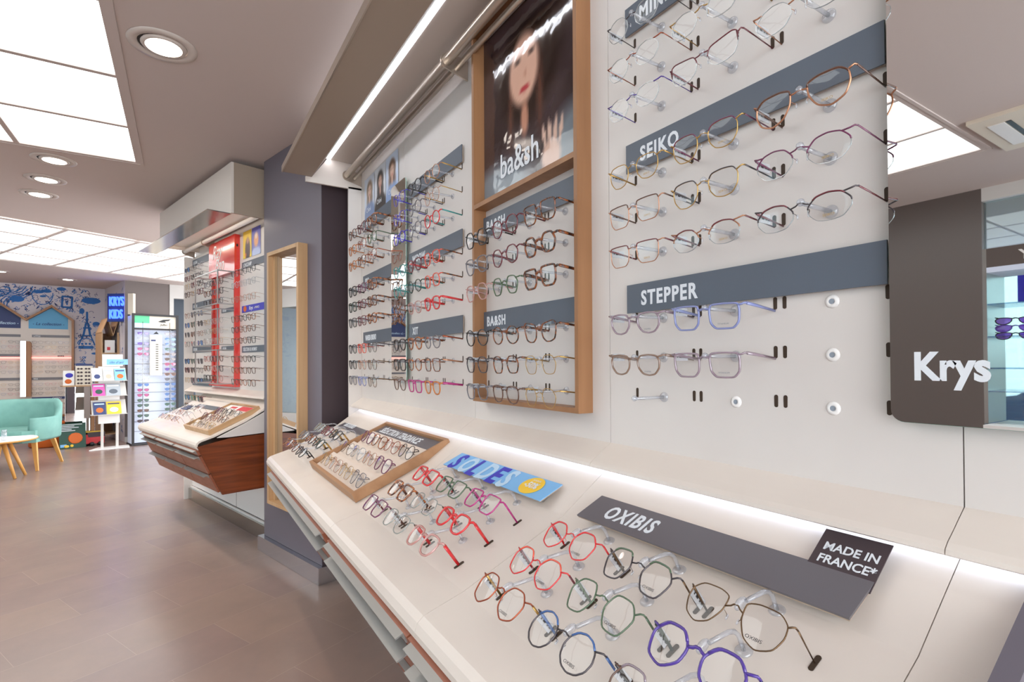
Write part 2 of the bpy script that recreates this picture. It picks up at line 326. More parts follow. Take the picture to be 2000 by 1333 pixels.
# street outside
tag(MB().box(-30, LX-.3, -12, 22, -.25, -.12).build('street', 'asphalt'), 'pale grey street outside the shopfront, seen in mirrors', 'street')
bt = thing('building', 'pale facade across the street, seen in the mirrors', 'building', T((-16, 0, 0)))
MB().box(-1, 0, -12, 22, -.2, 7).build('wall', 'facade', bt)
for k in range(9):
    w_ = MB().box(0, .05, -10+k*3.2, -8.8+k*3.2, 1.6, 3.6).build('window', 'pale_blue', bt)
# two parked cars
def car(x, y, c, label):
    t = thing('car', label, 'car', T((x, y, -.12)) @ Rz(90))
    body = [(-2.0, .3), (-1.95, .75), (-1.2, .9), (-.6, 1.4), (.8, 1.42), (1.4, .95), (2.0, .85), (2.05, .3)]
    MB().prism(body, 'y', -.8, .8).build('body', c, t)
    MB().prism([(-1.0, .95), (-.55, 1.33), (.75, 1.35), (1.15, .97)], 'y', -.81, .81).build('side_window', 'black', t)
    for wx in (-1.25, 1.3):
        for s in (-1, 1): MB().lathe([(.0005, -.1), (.3, -.1), (.33, 0), (.3, .1), (.0005, .1)], c=(wx, s*.78, .33), axis='y').build('wheel', 'black', t)
car(-6.2, 6.0, 'car_blue', 'blue parked car reflected in the wood framed mirror'); car(-6.6, .4, 'car_blue', 'blue car parked across the pavement, seen in the large mirror')
# ================================================================ EYEGLASSES
SH = {  # lens outlines in a unit box, +x is the temple side; corners get cut twice
 'round': [(math.cos(a*math.pi/6), math.sin(a*math.pi/6)) for a in range(12)],
 'panto': [(1, .45), (.72, .92), (0, 1), (-.72, .9), (-1, .4), (-.92, -.3), (-.55, -.85), (0, -1), (.55, -.88), (.93, -.3)],
 'square': [(1, .5), (.92, .95), (0, 1), (-.92, .95), (-1, .4), (-.93, -.55), (-.6, -1), (0, -1.02), (.6, -1), (.95, -.5)],
 'cat': [(1.05, .85), (.7, 1.12), (0, .98), (-.8, .8), (-1, .2), (-.85, -.6), (-.4, -1), (.2, -1), (.75, -.75), (.98, 0)],
 'hex': [(1, .12), (.55, .97), (-.55, .97), (-1, .12), (-.62, -.95), (.62, -.95)],
 'geo': [(1, .35), (.45, 1), (-.5, .97), (-1, .3), (-.85, -.5), (-.1, -1.05), (.75, -.72)],
 'penta': [(1, .2), (.5, .95), (-.6, 1), (-1, .05), (-.5, -.95), (.55, -1)],
 'oval': [(1, .3), (.6, .85), (0, 1), (-.6, .85), (-1, .25), (-1, -.3), (-.6, -.88), (0, -1), (.6, -.88), (1, -.25)],
 'aviator': [(1, .6), (.55, 1), (-.4, 1), (-.95, .8), (-.9, 0), (-.5, -.75), (.15, -1.05), (.8, -.7), (1.05, 0)],
}
def cut(pts, k, first=.17):
    for it in range(k):
        f_ = first if it == 0 else .25
        q = []
        for i in range(len(pts)):
            a, b = pts[i], pts[(i+1) % len(pts)]; q += [(a[0]*(1-f_)+b[0]*f_, a[1]*(1-f_)+b[1]*f_), (a[0]*f_+b[0]*(1-f_), a[1]*f_+b[1]*(1-f_))]
        pts = q
    return pts
_gm = {}
def gmesh(key, fn):
    if key not in _gm: _gm[key] = fn().mesh(key[0] if isinstance(key, tuple) else key)
    return _gm[key]
def lens_pts(shape, w, h, side, lod):
    n = 1 if shape == 'round' else 2
    if lod == 0 and shape != 'round': n = 1
    p = cut(SH[shape], n); gap = .0103; w = w*1.07; h = h*1.08
    wr = .0  # slight wrap
    out = []
    for x, z in p:
        X = (gap+w/2+x*w/2); out.append((side*X, .0012*(X/.06)**2*2+(-z)*h*.055, z*h/2-.0145))
    return out if side > 0 else out[::-1]
RIM = dict(metal=(.0009, .0010), metal2=(.0013, .0013), acetate=(.0018, .0021), bold=(.0028, .0025), half=(.0010, .0011), rimless=(0, 0))
def rim_mb(shape, w, h, style, lod):
    mb = MB(); rx, rz = RIM[style]; sides = 6 if lod else 4; ends = []
    for sd in (1, -1):
        P = lens_pts(shape, w, h, sd, lod)
        if style == 'half':
            top = [p for p in P if p[2] > -.0147]; top.sort(key=lambda q: q[0]); mb.tube(top, rx*1.1, rz*1.1, sides)
        elif style != 'rimless': mb.tube(P, rx, rz, sides, closed=True)
        xo = .0103+w*1.07; zh = .0042 if style != 'half' else .0036
        hx = .0715
        mid = sum(abs(p[0]) for p in P)/len(P)
        po = min([p for p in P if abs(p[0]) > mid+w*.2], key=lambda p: abs(p[2]-.0005)); pi_ = min([p for p in P if abs(p[0]) < mid-w*.2], key=lambda p: abs(p[2]+.004)); ends.append(pi_)
        mb.tube([po, (sd*(abs(po[0])*.4+max(hx, xo+.001)*.6), .0025, .003), (sd*max(hx, xo+.001), .0035, .0045), (sd*.0732, .009, .0045)], max(rx, .0012), max(rz*1.2, .0013), sides)
        if style in ('metal', 'metal2', 'half', 'rimless') and lod:       # nose pad on its arm
            mb.tube([(sd*.0118, .001, -.012), (sd*.0095, .006, -.014), (sd*.0078, .006, -.017)], .0005, .0005, 4)
    zb = -.001 if style in ('metal', 'metal2', 'half', 'rimless') else 0
    r = max(rx, .0011)*(1 if zb else 1.25)
    a_, c_ = ends[1], ends[0]
    mb.tube([a_, (-.0065, -.0002, (a_[2]-.001)/2+.0002), (-.003, -.0008, -.0006), (.003, -.0008, -.0006), (.0065, -.0002, (c_[2]-.001)/2+.0002), c_], r, r*1.1, sides)
    return mb
def lens_mb(shape, w, h, side, lod, rimless=False):
    P = lens_pts(shape, w, h, side, lod); n = len(P); mb = MB()
    c = (sum(p[0] for p in P)/n, sum(p[1] for p in P)/n-.0012, sum(p[2] for p in P)/n)
    mb.add([c]+P, [(0, 1+i, 1+(i+1) % n) for i in range(n)], 0, True)
    if rimless: mb.tube(P, .0005, .0011, 4, closed=True, mi=1)
    return mb
def temple_mb(side, L, style, drop, spread, lod):
    a = {'metal': (.0008, .0018), 'metal2': (.0009, .0024), 'half': (.0008, .0018), 'rimless': (.0007, .0012), 'acetate': (.0013, .0028), 'bold': (.0016, .0042)}[style]
    x0 = side*.0732; zh = .0045
    return MB().tube([(x0, .008, zh), (x0+side*spread*.3, L*.4, zh-drop*.3), (x0+side*spread, L-.0008, zh-drop)], a[0], a[1], 6 if lod else 4, taper=[1, 1, .85])
def tag_mb():
    mb = MB().box(-.0764, -.0752, .016, .050, -.0065, .0085, 0)
    for k, (y, w) in enumerate([(.020, .003), (.026, .008), (.037, .004), (.043, .005)]): mb.box(-.0751, -.07505, y, y+w*.8, -.001, .0028, 1)
    return mb
COUNT = dict(n=0)
def glasses(mw, shape, w, h, style, c, lens='lens', c2=None, L=.087, drop=.009, spread=.0011, label='', group=None, tagged=True, name='eyeglasses', cat='eyeglasses', temples=True, folded=False, lod=1, logo=None, pads=True, tcol=None):
    COUNT['n'] += 1
    g = thing(name, label, cat, mw, group)
    cm = FR[c]
    obj('frame_front', gmesh(('frame_front', shape, w, h, style, lod), lambda: rim_mb(shape, w, h, style, lod)), cm, g)
    for sd in (1, -1):
        rl = style in ('rimless', 'half')
        obj('lens', gmesh(('lens', shape, w, h, sd, lod, rl), lambda: lens_mb(shape, w, h, sd, lod, rl)), [lens, 'lens_edge'][:2 if rl else 1], g)
    if c2:                                                                    # brow line in a second colour
        def br(sd):
            mb = MB(); rx, rz = RIM[style]
            P = [p for p in lens_pts(shape, w, h, sd, lod) if p[2] > h*.12-.0075]; P.sort(key=lambda q: q[0]); mb.tube([(p[0], p[1]-.0006, p[2]+.0002) for p in P], rx*1.15, rz*1.15, 6)
            return mb
        for sd in (1, -1): obj('brow_line', gmesh(('brow_line', shape, w, h, style, lod, sd), lambda: br(sd)), FR[c2], g)
    if temples:
        tm = FR[tcol or c2 or c]
        for sd in (1, -1):
            if folded: me = gmesh(('temple', 'fold', sd, style), lambda: MB().tube([(sd*.073, .008, .0045), (sd*.070, .013, .003), (sd*.02, .016+.003*sd, -.003), (-sd*.045, .018+.003*sd, -.012)], .0012, .002, 4))
            else: me = gmesh(('temple', sd, L, style, drop, spread, lod), lambda: temple_mb(sd, L, style, drop, spread, lod))
            obj('temple', me, tm, g)
    if tagged: obj('price_tag', gmesh(('price_tag',), tag_mb), ['tag_clear', 'black'], g)
    if style in ('metal', 'metal2', 'half', 'rimless') and lod and pads:
        for sd in (1, -1): obj('nose_pad', gmesh(('nose_pad', sd), lambda: MB().ell((sd*.0076, .0062, -.0175), (.0012, .0022, .0042))), 'acrylic', g)
    if logo:
        text(logo[0], g, logo[1], .0103+w*.535, -.0016+h*.3*.055*1, -.0145-h*.38, logo[2], 'lens_print', align='CENTER', ex=.0001, sx=1.15)
    return g
def simple_glasses(mw, shape, w, h, style, c, lens, label, group, name='eyeglasses', cat='eyeglasses', L=.1):
    COUNT['n'] += 1                                                           # small in the picture: one mesh
    def fn():
        mb = rim_mb(shape, w, h, style, 0)
        for sd in (1, -1):
            P = lens_pts(shape, w, h, sd, 0); n = len(P); mb.add(P, [tuple(range(n))], 1)
            a = .0018 if style in ('acetate', 'bold') else .001
            if L: mb.tube([(sd*.073, .008, .0045), (sd*.0742, L-.001, -.006)], a*.6, a, 4)
        return mb
    o = obj(name, gmesh(('eyeglasses', 'simple', shape, w, h, style, L), fn), [FR[c], lens], None, mw)
    return tag(o, label, cat, group)
# ================================================================ NEAR UNIT
PITCH = .1645
def slot_geo(mb, x, z, y=-.0006, w=.0033, h=.0105):
    pts = [(x+w*math.cos(a), z+(h-w if math.sin(a) >= 0 else -(h-w))+w*math.sin(a)) for a in [k*math.pi/8 for k in range(16)]]
    mb.prism(pts, 'y', y, .002, 1)
def peg_mb(L):                                                                # clear wall peg with a round foot and a ball nose
    mb = MB().lathe([(.0005, -.004), (.0085, -.004), (.0105, -.001), (.0105, 0)], axis='y', n=14)
    mb.tube([(0, -.003, 0), (0, -L+.004, 0)], .0034, .0034, 8); mb.ell((0, -L+.001, .0005), (.0058, .0058, .0058), nu=8, nv=6); return mb
def peg_wt():
    mb = MB().lathe([(.0005, -.004), (.0085, -.004), (.0115, -.001), (.0115, 0)], axis='y', n=14)
    mb.tube([(0, -.002, 0), (0, -.026, -.001), (0, -.036, -.006), (0, -.043, -.016), (0, -.056, -.052)], .0032, .0032, 8); mb.ell((0, -.060, -.063), (.005, .007, .012), nu=8, nv=6); return mb
def sign(frame_, x, z, w, h, s, label, parent=None, size=.034, m_='slate', sx=.62, tx=.03, out=.010, bold=.0013, tilt=0, lm='letter'):
    t = thing('sign', label, 'sign', frame_ @ T((x, -.0005, z)) @ Rx(tilt), None)
    MB().box(0, w, -out, -out+.0035, 0, h, 0).build('face_plate', m_, t)
    MB().box(.001, w-.001, -out+.0036, -out+.0065, .001, h-.001).build('backing', 'sign_edge', t)
    MB().box(.02, .05, -out+.0066, 0, .02, .04).box(w-.05, w-.02, -out+.0066, 0, .02, .04).build('clip', 'alu', t)
    if s: text(s, t, lm, tx, -out-.0004, (h-size*.73)/2, size, 'lettering', sx=sx, bold=bold, spacing=1.18 if sx > .65 else 1.)
    return t
# gable, panels, ledge
XL, XR = -2.87, -.05
segs = [(-2.87, -2.21), (-2.21, -1.556), (-1.556, -.899), (-.899, -.255), (-.255, .35)]
seg_name = ['panel at the far left end of the near wall, under three portrait photographs', 'panel around the narrow mirror on the near wall', 'panel behind the wood framed glasses display', 'panel holding the titanium and gold frames left of the large mirror', 'panel behind the large mirror at right']
panels = []
zones = {}
def wall_rows(z0): return [z0, z0+.082, z0+.164]
# glasses grid centres (local x) and group base heights
ZB = [1.128, 1.430, 1.733]
colsets = dict(R=-.575, F=-1.225, Mx=-1.885, Lx=-2.58)
pan_of = dict(R=3, F=2, Mx=1, Lx=0)
for i, (a, b) in enumerate(segs):
    t = thing('wall_panel', 'white display '+seg_name[i], 'wall panel', FA)
    mb = MB().box(a+.0008, b-.0008, 0, .0115, 1.0, 2.46, 0)
    panels.append((t, mb))
def x_of(zone, c): return colsets[zone]+(c-1)*PITCH
for zn in colsets:
    for gi, zb in enumerate(ZB):
        for r in range(3):
            if zn == 'Lx' and gi == 2: pass
            if zn == 'F' and gi == 2: continue
            for c in range(3):
                x = x_of(zn, c); z = zb+r*.082; k = pan_of[zn]
                while not (segs[k][0] <= x < segs[k][1]): k += 1 if x >= segs[k][1] else -1
                t, mb = panels[k]
                for s in (-1, 1): slot_geo(mb, x+s*.0743, z+.006)
for t, mb in panels: mb.build('board', ['laminate', 'slot'], t)
def peg(x, y_, z, k, wt=False, L=.1, fr=None):
    pass
peg_used = set()
def add_peg(zn, x, z, L=.087, hole=False):
    k = pan_of[zn]
    while not (segs[k][0] <= x < segs[k][1]): k += 1 if x >= segs[k][1] else -1
    if hole: obj('peg_socket', gmesh(('peg_socket',), lambda: MB().lathe([(.0035, -.0015), (.006, -.004), (.0105, -.001), (.0105, 0)], axis='y', n=16)), 'white', panels[k][0], T((x, 0, z))); obj('socket_hole', gmesh(('socket_hole',), lambda: MB().lathe([(.0002, -.0025), (.0042, -.0025)], axis='y', n=12)), 'grey_letter', panels[k][0], T((x, 0, z)))
    else: obj('peg', gmesh(('peg', L), lambda: peg_mb(L)), 'acrylic', panels[k][0], T((x, 0, z)))
# ledge and worktop
led_prof = [(0, 1.0135), (-.02, 1.001), (-.04, .988), (-.055, .979), (-.063, .972), (-.064, .966), (-.058, .963), (-.03, .966), (0, .970)]
wt_prof = [(.008, .963), (-.007, .957), (-.068, .9165), (-.141, .8665), (-.196, .8417), (-.271, .8088), (-.386, .7590), (-.448, .7405), (-.468, .734), (-.480, .724), (-.486, .709), (-.484, .695), (-.474, .681), (-.458, .671), (-.455, .676), (-.468, .687), (-.474, .699), (-.474, .710), (-.468, .719), (-.455, .727), (-.386, .747), (-.196, .829), (-.068, .900), (.008, .94)]
pos_w = ['far left end', 'second from the far end', 'middle, under the wood framed display', 'near, holding the slate sign', 'at the right edge of the photo']
for i, (a, b) in enumerate(segs):
    t = tag(MB().prism([(y, z) for y, z in led_prof], 'x', a+.0006, b-.0006, 0, False).build('ledge', 'worktop', None, FA), 'cream sloping ledge segment above the light strip, '+['far left end', 'below the narrow mirror', 'below the wood framed display', 'left of the large mirror', 'below the large mirror'][i], 'ledge')
wl = []
wsegs = segs[:4]+[(-.255, -.186)]
for i, (a, b) in enumerate(wsegs):
    t = thing('worktop', 'cream sloping worktop segment with rounded front edge, '+pos_w[i], 'worktop', FA); wl.append((t, a, b))
    MB().prism(wt_prof, 'x', a+.0006, b-.0006, 0, False).build('top', 'worktop', t)
for i in (0, 1, 2, 3, 4):
    o = wl[i][0]
t = thing('display_end_board', 'white end board closing the near eyewear wall at left, beside the dark recess', 'end board', FA)
MB().box(-2.885, -2.871, -.072, .0, .985, 2.175).box(-2.885, -2.871, -.072, 0, .8, .985).build('board', 'laminate', t)
MB().prism([(-.295, 2.165), (-.295, 2.192), (-.265, 2.192), (-.182, 2.309), (-.12, 2.33), (0, 2.33), (0, 2.165)], 'x', -2.885, -2.871).build('canopy_end', 'warm_white', t)
t = thing('side_panel', 'mauve grey panel rising beside the worktop at the bottom right corner', 'panel', FA)
MB().prism([(-.50, .40), (-.50, .745), (-.03, .953), (-.03, .40)], 'x', -.185, -.165).build('board', 'column', t)
mat('led_strip', 'f4f7ff', .4, emit=LED); mat('led_cold', 'dfeaff', .4, emit=2.0)
t = thing('light_strip', 'thin cold white light strip under the cream ledge along the worktop', 'light strip', FA)
MB().box(-2.86, .3, -.030, -.018, .9605, .9645).build('diffuser', 'led_cold', t); MB().box(-2.865, .3, -.034, -.014, .9645, .966).build('channel', 'alu', t)
# canopy
t = thing('canopy', 'long taupe canopy board with a glowing light slot above the near eyewear wall', 'canopy', FA)
MB().box(-2.87, .9, -.408, -.265, 2.193, 2.212).build('soffit_board', 'soffit', t)
MB().box(-2.872, .9, -.413, -.4085, 2.190, 2.222).build('edge_trim', 'tube', t)
MB().prism([(-.265, 2.193), (-.192, 2.303), (-.192, 2.32), (-.265, 2.212)], 'x', -2.87, .9).build('light_baffle', 'soffit', t)
MB().prism([(-.168, 2.306), (0, 2.30), (0, 2.315), (-.168, 2.321)], 'x', -2.87, .9).build('back_soffit', 'soffit_light', t)
MB().box(-2.865, .9, -.1915, -.1685, 2.3045, 2.310).build('light_diffuser', 'led_strip', t)
t = thing('display_rail', 'brushed metal rail tube on oval brackets along the top of the near wall', 'rail', FA)
MB().tube([(-2.86, -.082, 2.232), (.5, -.082, 2.232)], .0165, .0165, 16, up=(0, 0, 1)).tube([(-2.84, -.045, 2.218), (.5, -.045, 2.218)], .010, .012, 12, up=(0, 0, 1)).build('tube', 'tube', t)
def brk(x):
    pts = [(-.083+.022*math.cos(a), 2.232+.026*math.sin(a)) for a in [math.pi/2+k*math.pi/8 for k in range(9)]]+[(-.001, 2.185), (-.001, 2.258)]
    return MB().prism(pts, 'x', x-.003, x+.003)
for x in (-2.865, -1.60, -.3): brk(x).build('bracket', 'tube', t)
# cabinet below the worktop: walnut drawers with aluminium pull strips
def cabinet(fr, x0, x1, divs, label, hw=(.018, .034, .014)):
    t = thing('cabinet', label, 'drawer cabinet', fr)
    A, B = (-.47, .68), (-.345, .40)
    MB().prism([(-.462, .735-.04), (-.336, .395), (-.001, .395), (-.001, .72)], 'x', x0, x1).build('carcass', 'walnut', t)
    d = np.array([B[0]-A[0], B[1]-A[1]]); L = np.linalg.norm(d); d /= L; nn = np.array([-abs(d[1]), -d[0]])
    xs = [x0+(x1-x0)*k/divs for k in range(divs+1)]
    for k in range(divs):
        for j, (s0, s1) in enumerate([(.0, .035), (.042, .165), (.172, .30)]):
            p0 = np.array(A)+d*s0; p1 = np.array(A)+d*s1; q = [p0, p0+nn*.012, p1+nn*.012, p1]
            dr = MB().prism([tuple(v) for v in q], 'x', xs[k]+.003, xs[k+1]-.003).build('drawer', 'walnut_front', t)
            h0 = p0+nn*.012; h = [h0, h0+nn*hw[j], h0+nn*hw[j]+d*.003, h0+nn*.003+d*.003, h0+nn*.003+d*.022, h0+d*.022]
            MB().prism([tuple(v) for v in h], 'x', xs[k]+.02, xs[k+1]-.02).build('handle', 'alu_pull', dr)
    MB().prism([(-.48, .70), (-.341, .388), (-.001, .388), (-.001, .745), (-.3, .735)], 'x', x1, x1+.019).build('end_panel', 'walnut', t)
    MB().prism([(-.48, .70), (-.341, .388), (-.001, .388), (-.001, .745), (-.3, .735)], 'x', x0-.019, x0).build('end_panel', 'walnut', t)
    return t
cabinet(FA, -1.60, -.30, 2, 'walnut drawer cabinet with aluminium pulls under the near worktop')
cabinet(FA, -2.78, -1.66, 1, 'walnut drawer cabinet with a long aluminium pull under the far end of the near worktop')
lg_ = atz(643, 1122, 0); t = thing('support_leg', 'white square leg behind the mirror plinth under the near worktop', 'leg', T((lg_[0], lg_[1]+.03, 0)))
MB().box(-.03, .03, -.03, .03, 0.001, .68).build('post', 'tile_edge', t)
# mirrors on the near wall
def wall_mirror(fr, xc, z0, z1, w, label, out=.022, logo=True, r=.016):
    t = thing('mirror', label, 'mirror', fr)
    def rr(e, r):
        x0, x1, a, b = xc-w/2-e, xc+w/2+e, z0-e, z1+e; q = []
        for cx_, cz_, s in ((x1-r, b-r, 0), (x0+r, b-r, 90), (x0+r, a+r, 180), (x1-r, a+r, 270)):
            q += [(cx_+r*math.cos(R(s+k*15)), cz_+r*math.sin(R(s+k*15))) for k in range(7)]
        return q
    MB().prism(rr(0, r), 'y', -out, -out+.002).build('reflecting_face', 'mirror', t)
    MB().prism(rr(.0006, r), 'y', -out+.0021, -out+.005).build('glass_edge', 'mirror_edge', t)
    MB().box(xc-w*.3, xc+w*.3, -out+.0051, 0, z0+.1, z1-.1).build('mount', 'alu', t)
    if logo: text('Krys', t, 'letter', xc-w/2+.026, -out-.0003, z0+.058, .050, 'lettering', bold=.0018, sx=.84, ex=.0002)
    return t
wall_mirror(FA, -.231, 1.118, 2.02, .19, 'large frameless mirror with rounded corners at the right edge of the near wall')
wall_mirror(FA, -2.235, 1.123, 2.015, .182, 'narrow frameless mirror between two glasses displays on the near wall', logo=False)
# wooden frame with poster
t = thing('glasses_showcase', 'oak framed display box around a fashion poster and two blocks of glasses', 'display frame', FA)
x0, x1, z0, z1 = -1.49, -.96, 1.078, 2.27
MB().box(x0, x0+.013, -.045, 0, z0, z1).build('side_bar', 'oak', t); MB().box(x1-.013, x1, -.045, 0, z0, z1).build('side_bar', 'oak', t)
MB().box(x0+.013, x1-.013, -.045, 0, z0, z0+.013).build('bottom_bar', 'oak', t); MB().box(x0+.013, x1-.013, -.045, 0, z1-.013, z1).build('top_bar', 'oak', t)
MB().box(x0+.013, x1-.013, -.045, 0, 1.697, 1.711).build('shelf_bar', 'oak', t)
# printed pictures: a colour grid
def print_mat(name, rough=.25, bump=None, attr='ink'):
    m = mat(name, 'ffffff', rough, coat=.0, bump=bump); nt = m.node_tree; a = nt.nodes.new('ShaderNodeVertexColor'); a.layer_name = attr
    nt.links.new(a.outputs[0], nt.nodes['Principled BSDF'].inputs['Base Color']); return m
print_mat('poster_gloss', .06, (5, .55, .018)); print_mat('print', .4)
M['poster_gloss'].node_tree.nodes['Principled BSDF'].inputs['Coat Weight'].default_value = .6
def picture(w, h, nx, nz, fn, y0=0., th=.0012):
    # flat sheet in local xz with per-vertex printed colours; fn(u,v) -> hex or rgb
    vs = [(w*i/nx, y0, h*j/nz) for j in range(nz+1) for i in range(nx+1)]
    fs = [(j*(nx+1)+i, j*(nx+1)+i+1, (j+1)*(nx+1)+i+1, (j+1)*(nx+1)+i) for j in range(nz) for i in range(nx)]
    cols = [srgb(fn(i/nx, j/nz)) for j in range(nz+1) for i in range(nx+1)]
    n0 = len(vs); vs += [(0, y0+th, 0), (w, y0+th, 0), (w, y0+th, h), (0, y0+th, h)]; fs += [(n0+3, n0+2, n0+1, n0)]
    cols += [srgb('dddddd')]*4
    me = bpy.data.meshes.new('sheet'); me.from_pydata(vs, [], fs); ca = me.color_attributes.new('ink', 'FLOAT_COLOR', 'POINT')
    ca.data.foreach_set('color', [x for c in cols for x in c]); me.update(); return me
def mixc(a, b, t):
    t = max(0, min(1, t)); return tuple(a[k]*(1-t)+b[k]*t for k in range(3))
def hx(s): return tuple(int(s[i:i+2], 16)/255 for i in (0, 2, 4))
def ell_(u, v, cu, cv, ru, rv, soft=.25):
    d = math.hypot((u-cu)/ru, (v-cv)/rv); return max(0, min(1, (1-d)/soft))
def wob(u, v, k=1): return .5+.25*math.sin(17*u*k+5*v)+.25*math.sin(11*v*k-7*u+2)
def fashion(u, v):
    c = mixc(hx('2b1e22'), hx('4a3c40'), wob(u, v)*.8+v*.3)
    c = mixc(c, hx('7c8892'), ell_(u, v, .15, .0, .5, .25, .4)); c = mixc(c, hx('7a868f'), ell_(u, v, .95, .1, .3, .25, .5))
    c = mixc(c, hx('241615'), ell_(u, v, .5, .62, .38, .33, .3)); c = mixc(c, hx('6b4438'), ell_(u, v, .62, .45, .05, .3, .8)*.8); c = mixc(c, hx('6b4438'), ell_(u, v, .32, .42, .04, .25, .8)*.8)
    c = mixc(c, hx('dcae98'), ell_(u, v, .46, .63, .17, .22, .25)); c = mixc(c, hx('c28c74'), ell_(u, v, .47, .36, .05, .12, .5))
    c = mixc(c, hx('3a2825'), ell_(u, v, .40, .69, .045, .016, .5)*.8); c = mixc(c, hx('3a2825'), ell_(u, v, .54, .69, .045, .016, .5)*.8)
    c = mixc(c, hx('b8454a'), ell_(u, v, .47, .52, .06, .022, .4)); c = mixc(c, hx('b98672'), ell_(u, v, .48, .60, .02, .03, .6)*.6)
    c = mixc(c, hx('d8b4a2'), ell_(u, v, .72, .08, .1, .1, .3))
    for k in range(4): c = mixc(c, hx('dcbaa8'), ell_(u-(v-.2)*.25*(k-1.5)*.6, v, .66+k*.05, .19, .018, .10-.01*abs(k-1.5), .4))
    return c
pt = thing('poster', 'glossy fashion poster of a woman with dark hair in the oak display frame', 'poster', FA @ T((-1.476, -.006, 1.7125)))
obj('sheet', picture(.502, .544, 60, 66, fashion), 'poster_gloss', pt)
text('ba&sh', pt, 'letter', .10, -.0012, .06, .105, 'lettering', bold=.0012, sx=.82, ex=.0002)
def portrait(bgc, hair, skin, shirt):
    def fn(u, v):
        c = mixc(hx(bgc), hx('e6e8ee'), v*.3+wob(u, v)*.1)
        c = mixc(c, hx(hair), ell_(u, v, .52, .66, .34, .27, .3)); c = mixc(c, hx(hair), ell_(u, v, .52, .42, .36, .25, .4)*.9)
        c = mixc(c, hx(shirt), ell_(u, v, .52, .0, .6, .42, .2)); c = mixc(c, hx(skin), ell_(u, v, .52, .42, .09, .12, .4)); c = mixc(c, hx(skin), ell_(u, v, .52, .63, .19, .18, .3))
        c = mixc(c, hx('5a4238'), ell_(u, v, .44, .66, .05, .014, .5)*.7); c = mixc(c, hx('5a4238'), ell_(u, v, .60, .66, .05, .014, .5)*.7); c = mixc(c, hx('b06058'), ell_(u, v, .52, .54, .06, .014, .5)*.8)
        return c
    return fn
ptr = [('c9d3e4', '8a7058', 'd9b8a4', '7d8fb5'), ('dcdfe6', '2a2222', 'caa08c', '3a3432'), ('c4d4ee', '6b4a38', 'cfa890', '8ba4d0')]
pt = thing('photo_strip', 'clear sheet with three portrait photographs of women at the far left of the near wall', 'poster', FA @ T((-2.80, -.004, 1.98)))
for k in range(3):
    o = obj('photograph', picture(.168, .215, 18, 24, portrait(*ptr[k])), 'print', pt, T((.002+k*.174, 0, 0)))
    text('Chloé', o, 'letter', .035, -.001, .03, .034, 'lettering', sx=.9, ex=.0002)
# boards on the near wall
SG = [('R', 1.308, 'STEPPER', 'slate board above the lowest glasses block left of the large mirror', -.833, .50), ('R', 1.618, 'SEIKO', 'slate board above the gold glasses left of the large mirror', -.833, .50), ('R', 1.922, 'MINIMA', 'slate board highest on the panel left of the large mirror, cut by the photo edge', -.833, .50),
      ('Mx', 1.308, 'XIT', 'lowest slate board in the column right of the narrow mirror', -2.135, .505), ('Mx', 1.613, 'WOOW', 'middle slate board in the column right of the narrow mirror', -2.135, .505), ('Mx', 1.912, '', 'top blank slate board in the column right of the narrow mirror', -2.135, .505),
      ('Lx', 1.308, 'VANESSA BRUNO', 'lowest slate board in the column left of the narrow mirror', -2.81, .48), ('Lx', 1.613, 'POLO', 'middle slate board in the column left of the narrow mirror', -2.81, .48), ('Lx', 1.915, 'CHLOÉ', 'top slate board in the column left of the narrow mirror, under the portraits', -2.81, .48),
      ('F', 1.304, 'BA&SH', 'lower slate board inside the oak display frame', -1.476, .502), ('F', 1.611, 'BA&SH', 'upper slate board inside the oak display frame', -1.476, .502)]
for zn, z, s, lb, x, w in SG:
    sign(FA, x, z, w, .062, s, lb+('' if not s else ''), size=.042 if zn != 'Lx' else .038, sx=.80 if zn != 'Lx' else .60, tx=.042 if zn != 'F' else .02)
# ---- glasses on the near wall
def desc(c, c2, shape, style, lens='lens'):
    cn = c.replace('_', ' '); 
    if c2: cn += ' and '+c2.replace('_', ' ')
    sh = dict(round='round', panto='rounded', square='square', cat='cat-eye', hex='hexagonal', geo='angular', penta='angular', oval='oval', aviator='aviator')[shape]
    return f"{cn} {sh}"
def put(zn, gi, r, c, spec, where, colw=('left', 'middle', 'right'), logo=None, dx=0):
    shape, style, col, c2, w, h = spec
    x = x_of(zn, c)+dx; z = ZB[gi]+r*.082
    rw = ('bottom', 'middle', 'top')[r]
    kind = {'half': 'half-rim', 'rimless': 'rimless'}.get(style, '')
    label = f"{desc(col, c2, shape, style)} {kind+' ' if kind else ''}glasses, {rw} row, {colw[c]} column, {where}"
    jit = rnd.uniform(-1.2, 1.2)
    glasses(FA @ T((x, -.087, z-.0005)) @ Ry(jit), shape, w, h, style, col, c2=c2, label=label, group=None, logo=logo)
    add_peg(zn, x-dx, z)
W1 = 'block by large mirror'
